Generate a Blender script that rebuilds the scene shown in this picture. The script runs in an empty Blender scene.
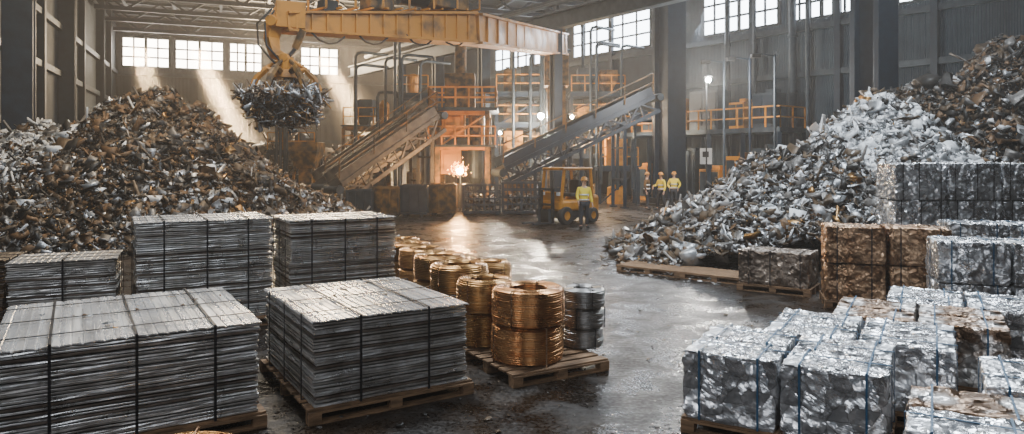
import bpy, bmesh, math, random
import numpy as np
from mathutils import Vector, Matrix, Euler, noise
R = random.Random(7)
SC = bpy.context.scene
COL = SC.collection
CH = 2.45; F = 700.0; HY = 159.0
def at(px, Y): return (px-512)*Y/F
def zz(py, Y): return CH+(HY-py)*Y/F

# ------------------------------------------------------------ materials
def mat(name, c1, c2=None, metal=0.0, rough=0.5, rough2=None, scale=4.0, bump=0.0, bscale=None, emis=None, estr=0, stretch=None, detail=6, contrast=(0.35,0.65), tex='NOISE', bdist=.05, facet=0, fscale=9):
    m = bpy.data.materials.new(name); m.use_nodes = True
    nt = m.node_tree; n = nt.nodes; l = nt.links
    b = n['Principled BSDF']
    b.inputs['Metallic'].default_value = metal
    b.inputs['Roughness'].default_value = rough
    tc = n.new('ShaderNodeTexCoord')
    mp = n.new('ShaderNodeMapping'); l.new(tc.outputs['Object'], mp.inputs['Vector'])
    if stretch: mp.inputs['Scale'].default_value = stretch
    no = n.new('ShaderNodeTexNoise'); no.inputs['Scale'].default_value = scale; no.inputs['Detail'].default_value = detail
    l.new(mp.outputs['Vector'], no.inputs['Vector'])
    cr = n.new('ShaderNodeValToRGB')
    cr.color_ramp.elements[0].position = contrast[0]; cr.color_ramp.elements[1].position = contrast[1]
    cr.color_ramp.elements[0].color = (*c1, 1); cr.color_ramp.elements[1].color = (*(c2 or c1), 1)
    l.new(no.outputs['Fac'], cr.inputs['Fac']); l.new(cr.outputs['Color'], b.inputs['Base Color'])
    if rough2 is not None:
        mr = n.new('ShaderNodeMapRange'); mr.inputs['From Min'].default_value = .35; mr.inputs['From Max'].default_value = .65
        mr.inputs['To Min'].default_value = rough; mr.inputs['To Max'].default_value = rough2
        n2 = n.new('ShaderNodeTexNoise'); n2.inputs['Scale'].default_value = scale*0.6; n2.inputs['Detail'].default_value = 8
        l.new(mp.outputs['Vector'], n2.inputs['Vector'])
        l.new(n2.outputs['Fac'], mr.inputs['Value']); l.new(mr.outputs['Result'], b.inputs['Roughness'])
    nrm=None
    if facet:
        geo=n.new('ShaderNodeNewGeometry'); acc=geo.outputs['Normal']
        wn_=n.new('ShaderNodeTexNoise'); wn_.inputs['Scale'].default_value=fscale*.6; wn_.inputs['Detail'].default_value=3; l.new(mp.outputs['Vector'],wn_.inputs['Vector'])
        wa=n.new('ShaderNodeVectorMath'); wa.operation='MULTIPLY_ADD'; wa.inputs[1].default_value=(.2,.2,.2); l.new(wn_.outputs['Color'],wa.inputs[0]); l.new(mp.outputs['Vector'],wa.inputs[2])
        for sc_,k in ((fscale,facet),(fscale*2.3,facet*.6)):
            vo=n.new('ShaderNodeTexVoronoi'); vo.inputs['Scale'].default_value=sc_; l.new(wa.outputs['Vector'],vo.inputs['Vector'])
            s1=n.new('ShaderNodeVectorMath'); s1.operation='SUBTRACT'; s1.inputs[1].default_value=(.5,.5,.5); l.new(vo.outputs['Color'],s1.inputs[0])
            s2=n.new('ShaderNodeVectorMath'); s2.operation='MULTIPLY_ADD'; s2.inputs[1].default_value=(k,k,k); l.new(s1.outputs['Vector'],s2.inputs[0]); l.new(acc,s2.inputs[2]); acc=s2.outputs['Vector']
        nv=n.new('ShaderNodeVectorMath'); nv.operation='NORMALIZE'; l.new(acc,nv.inputs[0]); nrm=nv.outputs['Vector']; l.new(nrm,b.inputs['Normal'])
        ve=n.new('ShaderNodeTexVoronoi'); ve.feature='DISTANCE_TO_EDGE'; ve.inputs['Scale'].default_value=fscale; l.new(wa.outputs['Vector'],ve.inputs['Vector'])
        er=n.new('ShaderNodeValToRGB'); er.color_ramp.elements[0].position=0; er.color_ramp.elements[1].position=.05; er.color_ramp.elements[0].color=(.12,.11,.10,1); er.color_ramp.elements[1].color=(1,1,1,1); l.new(ve.outputs['Distance'],er.inputs['Fac'])  # crease shade painted into the base colour along facet edges
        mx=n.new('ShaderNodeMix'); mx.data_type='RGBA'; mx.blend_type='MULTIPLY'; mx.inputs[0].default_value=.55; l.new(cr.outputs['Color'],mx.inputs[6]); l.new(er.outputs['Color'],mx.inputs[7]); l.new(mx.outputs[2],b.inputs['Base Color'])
    if bump:
        bp = n.new('ShaderNodeBump'); bp.inputs['Strength'].default_value = bump; bp.inputs['Distance'].default_value = bdist
        if tex == 'WAVE':
            n3 = n.new('ShaderNodeTexWave'); n3.inputs['Scale'].default_value = bscale or 2.0
            out = n3.outputs['Fac']
        else:
            n3 = n.new('ShaderNodeTexNoise'); n3.inputs['Scale'].default_value = bscale or scale*4; n3.inputs['Detail'].default_value = 6
            out = n3.outputs['Fac']
        l.new(mp.outputs['Vector'], n3.inputs['Vector'])
        if nrm: l.new(nrm,bp.inputs['Normal'])
        l.new(out, bp.inputs['Height']); l.new(bp.outputs['Normal'], b.inputs['Normal'])
    if emis:
        b.inputs['Emission Color'].default_value = (*emis, 1); b.inputs['Emission Strength'].default_value = estr
    return m
M = {}
def floor_mat():
    m=bpy.data.materials.new('wet_concrete_floor'); m.use_nodes=True; nt=m.node_tree; n=nt.nodes; l=nt.links; b=n['Principled BSDF']
    b.inputs['Specular IOR Level'].default_value=.5
    tc=n.new('ShaderNodeTexCoord')
    def nz(s,d,dist=0):
        x=n.new('ShaderNodeTexNoise'); x.inputs['Scale'].default_value=s; x.inputs['Detail'].default_value=d; x.inputs['Distortion'].default_value=dist; l.new(tc.outputs['Object'],x.inputs['Vector']); return x.outputs['Fac']
    def ramp(f,p0,c0,p1,c1):
        r=n.new('ShaderNodeValToRGB'); r.color_ramp.elements[0].position=p0; r.color_ramp.elements[1].position=p1; r.color_ramp.elements[0].color=(*c0,1); r.color_ramp.elements[1].color=(*c1,1); l.new(f,r.inputs['Fac']); return r.outputs['Color']
    big=nz(.5,10,.6); mid=nz(2.2,12,.4); fine=nz(24,6)
    base=ramp(big,.38,(.005,.0035,.0025),.68,(.040,.025,.015))
    st=ramp(mid,.42,(.25,.24,.23),.60,(1,1,1)); sp=ramp(fine,.40,(.4,.4,.4),.58,(1.2,1.16,1.12))
    m1=n.new('ShaderNodeMix'); m1.data_type='RGBA'; m1.blend_type='MULTIPLY'; m1.inputs[0].default_value=.75; l.new(base,m1.inputs[6]); l.new(st,m1.inputs[7])
    m2=n.new('ShaderNodeMix'); m2.data_type='RGBA'; m2.blend_type='MULTIPLY'; m2.inputs[0].default_value=.8; l.new(m1.outputs[2],m2.inputs[6]); l.new(sp,m2.inputs[7]); l.new(m2.outputs[2],b.inputs['Base Color'])
    rr=ramp(nz(1.7,14,.6),.40,(.12,)*3,.62,(.42,)*3); r2=ramp(fine,.35,(0,)*3,.65,(.22,)*3)
    ad=n.new('ShaderNodeMath'); ad.operation='ADD'; l.new(rr,ad.inputs[0]); l.new(r2,ad.inputs[1]); l.new(ad.outputs[0],b.inputs['Roughness'])
    bp=n.new('ShaderNodeBump'); bp.inputs['Strength'].default_value=.8; bp.inputs['Distance'].default_value=.018; l.new(nz(10,13),bp.inputs['Height']); l.new(bp.outputs['Normal'],b.inputs['Normal'])
    return m
M['floor']=floor_mat()
M['wall'] = mat('corrugated_wall', (.010,.025,.043), (.021,.043,.067), .1, .6, scale=1.2, bump=.6, tex='WAVE', bscale=3.0)
M['wallwarm'] = mat('corrugated_wall_back', (.022,.029,.036), (.040,.045,.050), .1, .6, scale=1.2, bump=.5, tex='WAVE', bscale=3.0)
M['ceil'] = mat('roof_sheet', (.008,.011,.015), (.014,.019,.024), 0, .8, scale=2)
M['steel'] = mat('blue_steel', (.003,.011,.025), (.006,.020,.040), .2, .5, scale=3, bump=.05)
M['steelgrey'] = mat('grey_steel', (.018,.030,.043), (.038,.056,.074), .4, .5, scale=3)
M['dark'] = mat('dark_steel', (.008,.010,.012), (.018,.019,.021), .3, .55, scale=4)
M['black'] = mat('black_rubber', (.010,.010,.010), (.02,.02,.02), 0, .7, scale=8)
M['yellow'] = mat('worn_yellow_paint', (.50,.20,.010), (.09,.042,.010), .0, .4, .6, scale=1.8, bump=.1, contrast=(.50,.76))
M['cabyellow'] = mat('truck_yellow_paint', (.50,.21,.010), (.30,.12,.010), .0, .35, .5, scale=3, bump=.05)
M['yellowdirty'] = mat('dirty_yellow_paint', (.23,.11,.018), (.03,.021,.012), .1, .5, .7, scale=3, contrast=(.36,.60))
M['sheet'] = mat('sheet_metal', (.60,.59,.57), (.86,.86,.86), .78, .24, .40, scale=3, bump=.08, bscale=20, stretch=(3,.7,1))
M['sheettop'] = mat('sheet_metal_top_lit', (.68,.67,.66), (.94,.94,.94), .70, .20, .34, scale=3, bump=.04, bscale=14, stretch=(7,.35,1), contrast=(.38,.60))  # lighter copy of the sheet metal; overhead brightness painted into its colour
M['sheetedge'] = mat('sheet_metal_dull', (.32,.30,.275), (.54,.52,.50), .70, .32, .5, scale=5, bump=.1, bscale=30)
M['sheetdark'] = mat('sheet_metal_rusty', (.08,.06,.05), (.22,.18,.15), .5, .5, scale=5, bump=.1, bscale=30)
M['strap'] = mat('black_strap', (.012,.013,.016), (.025,.025,.03), .3, .4)
M['strapblue'] = mat('blue_strap', (.025,.08,.15), (.04,.12,.22), .0, .4)
M['wood'] = mat('pallet_wood', (.12,.07,.035), (.30,.18,.095), 0, .75, scale=4, bump=.3, bscale=20, stretch=(1,6,6))
M['copper'] = mat('copper_wire', (.40,.18,.070), (.60,.33,.145), .95, .24, .38, scale=5)
M['brass'] = mat('brass_wire', (.35,.175,.062), (.50,.29,.115), .95, .26, .40, scale=5)
M['wire'] = mat('steel_wire', (.28,.27,.26), (.48,.47,.46), .85, .28, .42, scale=5)
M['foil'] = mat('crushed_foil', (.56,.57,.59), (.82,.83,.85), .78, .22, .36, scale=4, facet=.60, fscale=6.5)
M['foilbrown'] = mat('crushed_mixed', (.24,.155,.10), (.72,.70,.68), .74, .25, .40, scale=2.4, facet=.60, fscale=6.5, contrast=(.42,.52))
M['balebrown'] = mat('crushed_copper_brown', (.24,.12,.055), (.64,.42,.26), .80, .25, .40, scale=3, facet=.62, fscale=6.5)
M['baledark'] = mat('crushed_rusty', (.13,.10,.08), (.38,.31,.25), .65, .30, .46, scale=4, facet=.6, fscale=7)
M['s_silver'] = mat('scrap_silver', (.32,.33,.34), (.60,.61,.63), .65, .30, .5, scale=4)
M['s_white'] = mat('scrap_white', (.64,.66,.68), (.84,.85,.86), .05, .5, scale=4)
M['s_rust'] = mat('scrap_rust', (.08,.044,.018), (.18,.10,.045), .2, .6, scale=6)
M['s_brown'] = mat('scrap_brown', (.050,.034,.020), (.125,.085,.05), .3, .5, scale=6)
M['s_dark'] = mat('scrap_dark', (.012,.011,.010), (.038,.033,.028), .3, .5, scale=6)
M['s_grey'] = mat('scrap_grey', (.10,.095,.09), (.22,.205,.19), .5, .45, scale=6)
M['s_copper'] = mat('scrap_copper', (.36,.20,.07), (.45,.27,.11), .9, .35, scale=6)
M['glasslit'] = mat('window_daylight', (.8,.8,.8), None, 0, .5, emis=(.84,.92,1.0), estr=12)
M['glasswarm'] = mat('window_warm_daylight', (.8,.8,.8), None, 0, .5, emis=(1.0,.87,.72), estr=18)
M['frame'] = mat('window_frame', (.03,.04,.05), (.05,.06,.07), .3, .5)
M['lampwarm'] = mat('warm_lamp_glass', (1,.8,.5), None, 0, .5, emis=(1.0,.60,.26), estr=1200)
M['spark'] = mat('halo_bead_glow', (1,.5,.1), None, 0, .5, emis=(1.0,.36,.06), estr=60)
M['lampcool'] = mat('cool_lamp_glass', (1,1,1), None, 0, .5, emis=(1.0,.90,.76), estr=900)
M['white'] = mat('white_panel', (.55,.56,.56), (.65,.65,.65), 0, .5)
M['skin'] = mat('skin', (.50,.30,.21), (.55,.34,.25), 0, .5)
M['vest'] = mat('hivis_yellow', (.74,.56,.02), (.80,.64,.04), 0, .6, emis=(.8,.62,.02), estr=.06)
M['reflect'] = mat('reflective_tape', (.65,.66,.66), (.75,.75,.75), .3, .3)
M['navy'] = mat('navy_cloth', (.008,.012,.02), (.014,.02,.03), 0, .85)
M['hair'] = mat('hair', (.02,.014,.01), None, 0, .6)
M['conv']=mat('conveyor_steel',(.045,.040,.033),(.12,.10,.075),.3,.5,scale=3)

# ------------------------------------------------------------ mesh builder
class MB:
    def __init__(s): s.v=[]; s.f=[]; s.m=[]
    def add(s, vs, fs, mi=0):
        o=len(s.v); s.v += [tuple(v) for v in vs]; s.f += [tuple(i+o for i in f) for f in fs]; s.m += [mi]*len(fs); return s
    def box(s, c, d, rot=0.0, mi=0, taper=1.0):
        hx,hy,hz=d[0]/2,d[1]/2,d[2]/2; ca,sa=math.cos(rot),math.sin(rot); vs=[]
        for z in (-1,1):
            k = taper if z>0 else 1
            for x,y in ((-1,-1),(1,-1),(1,1),(-1,1)):
                X,Y=x*hx*k,y*hy*k; vs.append((c[0]+X*ca-Y*sa, c[1]+X*sa+Y*ca, c[2]+z*hz))
        return s.add(vs,[(3,2,1,0),(4,5,6,7),(0,1,5,4),(1,2,6,5),(2,3,7,6),(3,0,4,7)],mi)
    def beam(s, a, b, w, h, mi=0, w2=None, h2=None):
        a=Vector(a); b=Vector(b); x=(b-a).normalized()
        up=Vector((0,0,1)) if abs(x.z)<.98 else Vector((0,1,0))
        t=x.cross(up).normalized(); u=t.cross(x)
        w2=w if w2 is None else w2; h2=h if h2 is None else h2; vs=[]
        for p,ww,hh in ((a,w,h),(b,w2,h2)):
            for i,j in ((-1,-1),(1,-1),(1,1),(-1,1)): vs.append(p+t*(i*ww/2)+u*(j*hh/2))
        return s.add(vs,[(0,1,2,3),(7,6,5,4),(0,4,5,1),(1,5,6,2),(2,6,7,3),(3,7,4,0)],mi)
    def ibeam(s, a, b, w, h, mi=0, t=.05):
        a=Vector(a); b=Vector(b); x=(b-a).normalized()
        up=Vector((0,0,1)) if abs(x.z)<.98 else Vector((0,1,0))
        tt=x.cross(up).normalized(); u=tt.cross(x)
        s.beam(a+u*(h/2-t/2),b+u*(h/2-t/2),w,t,mi); s.beam(a-u*(h/2-t/2),b-u*(h/2-t/2),w,t,mi); s.beam(a,b,t,h-2*t+.01,mi); return s
    def sweep(s, pts, rad, n=10, mi=0, cap=True):
        pts=[Vector(p) for p in pts]; vs=[]; ref=None
        for i,p in enumerate(pts):
            d=(pts[min(i+1,len(pts)-1)]-pts[max(i-1,0)]).normalized()
            if ref is None:
                ref=Vector((0,0,1)) if abs(d.z)<.9 else Vector((1,0,0))
            t=d.cross(ref).normalized(); u=t.cross(d).normalized(); ref=u
            r=rad[i] if isinstance(rad,(list,tuple)) else rad
            for k in range(n):
                a=2*math.pi*k/n; vs.append(p+t*(math.cos(a)*r)+u*(math.sin(a)*r))
        fs=[]
        for i in range(len(pts)-1):
            for k in range(n):
                k2=(k+1)%n; fs.append((i*n+k,i*n+k2,(i+1)*n+k2,(i+1)*n+k))
        if cap: fs.append(tuple(range(n-1,-1,-1))); fs.append(tuple((len(pts)-1)*n+k for k in range(n)))
        return s.add(vs,fs,mi)
    def cyl(s,a,b,r,n=16,mi=0,r2=None): return s.sweep([a,b],[r,r if r2 is None else r2],n,mi)
    def lathe(s, prof, n=32, c=(0,0,0), mi=0, axis='z', closed=False):
        vs=[]
        for k in range(n):
            a=2*math.pi*k/n
            for r,z in prof:
                if axis=='z': vs.append((c[0]+r*math.cos(a),c[1]+r*math.sin(a),c[2]+z))
                else: vs.append((c[0]+r*math.cos(a),c[1]+z,c[2]+r*math.sin(a)))
        m=len(prof); fs=[]
        for k in range(n):
            k2=(k+1)%n
            for i in range(m if closed else m-1):
                i2=(i+1)%m
                fs.append((k*m+i,k2*m+i,k2*m+i2,k*m+i2))
        return s.add(vs,fs,mi)
    def ball(s,c,r,n=12,mi=0,sc=(1,1,1)):
        prof=[(max(1e-4,math.sin(math.pi*i/n)),-math.cos(math.pi*i/n)) for i in range(n+1)]
        o=len(s.v); s.lathe(prof,n*2,(0,0,0),mi)
        for i in range(o,len(s.v)):
            v=s.v[i]; s.v[i]=(c[0]+v[0]*r*sc[0],c[1]+v[1]*r*sc[1],c[2]+v[2]*r*sc[2])
        return s
def link(o): COL.objects.link(o); return o
def mkobj(name, mb, mats, smooth=False, off=(0,0,0), bevel=0):
    me=bpy.data.meshes.new(name)
    vs=[(v[0]-off[0],v[1]-off[1],v[2]-off[2]) for v in mb.v]
    me.from_pydata(vs,[],mb.f)
    for m in mats: me.materials.append(m)
    if len(mats)>1: me.polygons.foreach_set('material_index', mb.m)
    if smooth: me.polygons.foreach_set('use_smooth',[True]*len(me.polygons))
    me.update()
    o=link(bpy.data.objects.new(name,me))
    if bevel:
        b=o.modifiers.new('bevel','BEVEL'); b.width=bevel; b.segments=2; b.limit_method='ANGLE'
    return o
def top(name,label,cat,loc=(0,0,0),rot=0,group=None):
    e=link(bpy.data.objects.new(name,None)); e.empty_display_size=.2
    e.location=loc; e.rotation_euler=(0,0,rot); e['label']=label; e['category']=cat
    if group: e['group']=group
    return e
def part(par,name,mb,mats,smooth=False,world=False,bevel=0,label=None):
    o=mkobj(name,mb,mats if isinstance(mats,list) else [mats],smooth,tuple(par.location) if world else (0,0,0),bevel)
    o.parent=par
    if label: o['label']=label
    return o
def single(name,mb,mats,label,cat,smooth=False,origin=(0,0,0),bevel=0,group=None,kind=None):
    o=mkobj(name,mb,mats if isinstance(mats,list) else [mats],smooth,origin,bevel)
    o.location=origin; o['label']=label; o['category']=cat
    if group:o['group']=group
    if kind:o['kind']=kind
    return o
def struct(name,mb,mats):
    o=mkobj(name,mb,mats if isinstance(mats,list) else [mats]); o['kind']='structure'; return o
def dup(root,loc,rot,label=None):
    def cp(o,p):
        c=o.copy(); COL.objects.link(c)
        if p is not None: c.parent=p
        for ch in list(o.children): cp(ch,c)
        return c
    c=cp(root,None); c.location=loc; c.rotation_euler=(0,0,rot)
    if label:c['label']=label
    return c
D=math.radians
def uv(a): return Vector((math.cos(a),math.sin(a))),Vector((-math.sin(a),math.cos(a)))
def centre(c,a,w,d):
    u,v=uv(a); p=Vector(c)+u*(w/2)+v*(d/2); return p.x,p.y

# ------------------------------------------------------------ setting
LW0=(-32.6,57.6)
def lwx(Y): return LW0[0]+.41*(57.6-Y)
def rwx(Y): return 45.1-.77*Y
CORN=(-7.4,68.0)
CEIL=14.2
b=MB(); b.add([(-45,-6,0),(45,-6,0),(45,72,0),(-45,72,0),(-45,-6,-.3),(45,-6,-.3),(45,72,-.3),(-45,72,-.3)],[(0,1,2,3),(7,6,5,4),(0,4,5,1),(1,5,6,2),(2,6,7,3),(3,7,4,0)]); struct('floor',b,M['floor'])
b=MB(); b.box((0,33,CEIL+.1),(90,78,.2)); struct('ceiling',b,M['ceil'])
def wall(name,a,c,m):
    a=Vector(a);c=Vector(c);d=(c-a);L=d.length;o=MB();o.box((0,0,CEIL/2),(L,.3,CEIL))
    ob=struct(name,o,m); mid=(a+c)/2; ob.location=(mid.x,mid.y,0); ob.rotation_euler=(0,0,math.atan2(d.y,d.x)); return ob
wall('wall_left',(lwx(-6)-.15,-6),(LW0[0]-.15,LW0[1]),M['wall'])
wall('wall_back',LW0,CORN,M['wallwarm'])
wall('wall_right',CORN,(rwx(-6)+.15,-6),M['wall'])
wn=[0]
def window(pa,pb,z0,z1,nx,nz,m):
    wn[0]+=1
    pa=Vector(pa);pb=Vector(pb);d=pb-pa;L=d.length;h=z1-z0
    o=MB(); o.box((0,0,h/2),(L,.04,h),mi=0)
    for i in range(nx+1): o.box((-L/2+L*i/nx,-.03,h/2),(.12 if i%max(1,nx//2) else .22,.12,h+.1),mi=1)
    for j in range(nz+1): o.box((0,-.03,h*j/nz),(L+.1,.12,.12),mi=1)
    ob=struct('window_%d'%wn[0],o,[m,M['frame']]); mid=(pa+pb)/2; ob.location=(mid.x,mid.y,z0); ob.rotation_euler=(0,0,math.atan2(d.y,d.x)); return ob
def onback(px,off=.25):
    k=(px-512)/F; dx=CORN[0]-LW0[0]; dy=CORN[1]-LW0[1]
    t=(k*LW0[1]-LW0[0])/(dx-k*dy); p=Vector(LW0)+Vector((dx,dy))*t
    return p+Vector((dy,-dx)).normalized()*off
def onright(px,off=.25):
    k=(px-512)/F; Y=45.1/(k+.77); return Vector((k*Y,Y))-Vector((1,.77)).normalized()*off
for a,c in ((122,170),(175,224),(229,262),(300,338)):
    window(onback(a),onback(c),10.1,12.5,4,3,M['glasswarm'])
for a,c in ((498,546),(576,654),(706,782),(792,860),(900,1010)):
    window(onright(a),onright(c),9.95,12.6,6,3,M['glasslit'])
tn=[0]
def trim(a,c,z,w=.25,h=.3,m='steel'):
    tn[0]+=1; o=MB(); o.beam((a[0],a[1],z),(c[0],c[1],z),w,h); struct('trim_%d'%tn[0],o,M[m])
for z in (4,7,9.5,13):
    trim((lwx(10)+.15,10),(lwx(57)+.15,57),z,m='steelgrey')
    trim(onright(1060,.3),onright(440,.3),z,m='steelgrey')
    trim(onback(118,.3),onback(430,.3),z,m='steelgrey')
for i in range(11):
    p=onright(445+i*i*5.2+i*8,.35); o=MB(); o.box((p.x,p.y,CEIL/2),(.3,.3,CEIL-.02),rot=math.atan2(1,-.77)); tn[0]+=1; struct('trim_%d'%tn[0],o,M['steel'])
for px in (150,200,245,282,318,352,388):
    p=onback(px,.35); o=MB(); o.box((p.x,p.y,4.7),(.35,.3,9.4),rot=.39); tn[0]+=1; struct('trim_%d'%tn[0],o,M['steel'])
for Y in (20,24,29,33.5,43,53):
    o=MB(); o.box((lwx(Y)+.2,Y,CEIL/2),(.35,.35,CEIL-.02),rot=.4); tn[0]+=1; struct('trim_%d'%tn[0],o,M['steel'])
def column(px,Y,wpx,mt,label,z=CEIL):
    X=at(px,Y); w=wpx*Y/F
    e=top('steel_column',label,'column',(X,Y,0),D(28),'hall support columns')
    o=MB(); o.box((0,0,z/2),(w*.52,w*.52,z-.001)); o.box((0,w*.36,z/2),(w*.86,w*.16,z-.002)); o.box((0,-w*.36,z/2),(w*.86,w*.16,z-.002))
    part(e,'shaft',o,mt,bevel=.02)
    o=MB(); o.box((0,0,.06),(w*1.5,w*1.5,.12)); o.box((0,0,.25),(w*1.1,w*1.1,.3))
    part(e,'base_plate',o,M['dark'],bevel=.02); return e
column(669,37,27,M['steel'],'tall dark blue steel column beside the raised platform')
column(874,27.2,36,M['steel'],'tall dark blue steel column rising behind silver scrap heap')
column(19,26,30,M['steel'],'dark blue steel column by the hall wall near scrap heap')
column(67,38,17,M['steel'],'dark blue steel column along the side wall')
column(100,49,9,M['steel'],'slim dark blue column by the hall corner')
for px in (400,438,484,556):
    k=(px-512)/F
    Y=(-14.8+.7279*60)/(k+.7279); column(px,Y,11,M['steel'],'slim blue steel column carrying the overhead runway beam',z=9.2)
def rail_line(Y): return (-14.8+.7279*(60-Y),Y)
o=MB(); a=rail_line(58);c=rail_line(24); o.ibeam((a[0],a[1],9.65),(c[0],c[1],9.65),.5,.9,t=.08)
single('runway_beam',o,M['steelgrey'],'long grey blue overhead crane runway beam on columns','beam',origin=(0,40,9.65))
for dx,z,r in ((1.2,10.9,.12),(1.7,10.6,.07),(2.6,11.4,.16)):
    o=MB(); o.cyl((a[0]+dx,a[1],z),(c[0]+dx,c[1],z),r)
    single('overhead_pipe',o,M['steelgrey'],'long grey service pipe under the roof','pipe',origin=(dx,40,z),group='overhead service pipes')
for i,Y in enumerate((27,31,35,39,43,47,51,55)):
    a=Vector((lwx(Y)+.2,Y,0)); u=Vector((.925,.38,0)); L=(45.1-a.x-.77*a.y)/(u.x+.77*u.y)-.3
    L=min(L,(CORN[0]-a.x)/u.x+6) if Y>50 else L
    o=MB(); z0,z1=12.7,14.0
    o.beam(a+Vector((0,0,z0)),a+u*L+Vector((0,0,z0)),.28,.28); o.beam(a+Vector((0,0,z1)),a+u*L+Vector((0,0,z1)),.25,.22)
    n=int(L/1.8)
    for k in range(n):
        s0=a+u*(L*k/n); s1=a+u*(L*(k+1)/n)
        o.beam(s0+Vector((0,0,z0 if k%2 else z1)),s1+Vector((0,0,z1 if k%2 else z0)),.15,.15)
    single('roof_truss',o,M['steel'],'dark steel roof truss spanning the hall','roof truss',origin=(a.x,a.y,z1),group='roof trusses')
for k in range(9):
    s=k*3+1; a=Vector((lwx(28)+.5+s,28+.41*s,13.95)); d=Vector((-.41,1,0)); L=24-s*.1
    o=MB(); o.ibeam(a,a+d*L,.2,.3,t=.04); single('roof_purlin',o,M['steelgrey'],'grey steel roof purlin under the ceiling','roof beam',origin=tuple(a),group='roof purlins')

# ------------------------------------------------------------ scrap piles
def shards(P,Nrm,size,rng,mats_idx,tilt=.7,elong=1.0,rods=.07,zmin=.005):
    N=len(P); g=np.array([(x,y,z) for z in (-1,1) for y in (-1,1) for x in (-1,0,1)],float)
    a=size*(.6+.8*rng.random(N)); bb=a*(.35+.6*rng.random(N))/elong; c=a*(.03+.45*rng.random(N)**3)
    rod=rng.random(N)<rods; a=np.where(rod,a*2.4,a); bb=np.where(rod,a*.07,bb); c=np.where(rod,a*.05,c)
    V=np.repeat(g[None],N,0)*np.stack([a,bb,c],1)[:,None,:]
    V[:,:,2]+= (np.abs(g[:,0])[None]*(rng.normal(0,.4,N)*a)[:,None])
    V+= rng.normal(0,.22,V.shape)*np.minimum(a,bb*2)[:,None,None]*np.array([1,1,.5])
    n=Nrm+rng.normal(0,tilt,(N,3)); n/=np.linalg.norm(n,axis=1,keepdims=True)
    r=rng.normal(0,1,(N,3)); x=np.cross(n,r); x/=np.linalg.norm(x,axis=1,keepdims=True); y=np.cross(n,x)
    W=V[:,:,0:1]*x[:,None]+V[:,:,1:2]*y[:,None]+V[:,:,2:3]*n[:,None]+P[:,None]
    W[:,:,2]=np.maximum(W[:,:,2],zmin)
    fb=[(0,3,4,1),(1,4,5,2),(6,7,10,9),(7,8,11,10),(0,1,7,6),(1,2,8,7),(3,9,10,4),(4,10,11,5),(0,6,9,3),(2,5,11,8)]
    Fa=(np.array(fb)[None]+ (np.arange(N)*12)[:,None,None]).reshape(-1,4)
    return W.reshape(-1,3),Fa,np.repeat(mats_idx,10)
SM=[M['s_silver'],M['s_white'],M['s_rust'],M['s_brown'],M['s_dark'],M['s_grey'],M['s_copper']]
def fast_mesh(name,V,Fa,mi,mats):
    me=bpy.data.meshes.new(name); me.vertices.add(len(V)); me.vertices.foreach_set('co',V.astype(np.float32).ravel())
    me.loops.add(Fa.size); me.loops.foreach_set('vertex_index',Fa.astype(np.int32).ravel())
    me.polygons.add(len(Fa)); me.polygons.foreach_set('loop_start',np.arange(0,Fa.size,4,dtype=np.int32))
    me.polygons.foreach_set('material_index',mi.astype(np.int32))
    for m in mats: me.materials.append(m)
    me.update(calc_edges=True); me.validate(); return me
def pile(name,label,hf,bx,N,size,probf,seed,clip=None):
    rng=np.random.default_rng(seed)
    x=rng.uniform(bx[0],bx[1],N*4); y=rng.uniform(bx[2],bx[3],N*4); h=hf(x,y)
    ok=h>.02
    if clip is not None: ok&=clip(x,y)
    x=x[ok][:N];y=y[ok][:N];h=h[ok][:N]; e=.15
    gx=(hf(x+e,y)-hf(x-e,y))/(2*e); gy=(hf(x,y+e)-hf(x,y-e))/(2*e)
    Nn=np.stack([-gx,-gy,np.ones_like(gx)],1); Nn/=np.linalg.norm(Nn,axis=1,keepdims=True)
    P=np.stack([x,y,h+rng.uniform(-.06,.09,len(x))],1)
    p=probf(x,y,h); cs=np.cumsum(p,1); cs/=cs[:,-1:]; r=rng.random(len(x))[:,None]; mi=(r>cs).sum(1)
    V,Fa,mm=shards(P,Nn,size*(.35+2.0*rng.random(len(x))**6),rng,mi,tilt=.6,rods=.10)
    G=90; gxs=np.linspace(bx[0],bx[1],G); gys=np.linspace(bx[2],bx[3],G); X,Y=np.meshgrid(gxs,gys)
    H=np.maximum(hf(X,Y),0)*.97
    if clip is not None: H=np.where(clip(X,Y),H,0)
    cV=np.stack([X.ravel(),Y.ravel(),H.ravel()],1); idx=np.arange(G*G).reshape(G,G)
    cF=np.stack([idx[:-1,:-1].ravel(),idx[:-1,1:].ravel(),idx[1:,1:].ravel(),idx[1:,:-1].ravel()],1)
    keep=(H.ravel()[cF]>.0).any(1); cF=cF[keep]
    used=np.unique(cF); remap=np.zeros(G*G,int); remap[used]=np.arange(len(used)); cV=cV[used]; cF=remap[cF]
    V2=np.concatenate([cV,V]); F2=np.concatenate([cF,Fa+len(cV)]); m2=np.concatenate([np.full(len(cF),4),mm])
    org=np.array([(bx[0]+bx[1])/2,(bx[2]+bx[3])/2,0])
    me=fast_mesh(name,V2-org,F2,m2,SM); o=link(bpy.data.objects.new(name,me)); o.location=org
    o['label']=label;o['category']='scrap heap';o['kind']='stuff'; return o
def lump(x,y,s=1.0,ph=0.):
    return .22*s*(np.sin(1.3*x+ph)*np.cos(1.1*y+.7*ph)+.6*np.sin(2.9*x-1.7*y+ph)+.5*np.sin(4.3*y+2.2*x+2*ph)+.35*np.sin(7.1*x+5.3*y)*np.sin(6.2*y-3*x))
def cone(x,y,cx,cy,h,rx,ry,rnd=.12):
    X=(x-cx)/rx;Y=(y-cy)/ry
    r=np.sqrt(X*X+Y*Y+rnd**2)-rnd*.8
    return h*(1-r)
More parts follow.
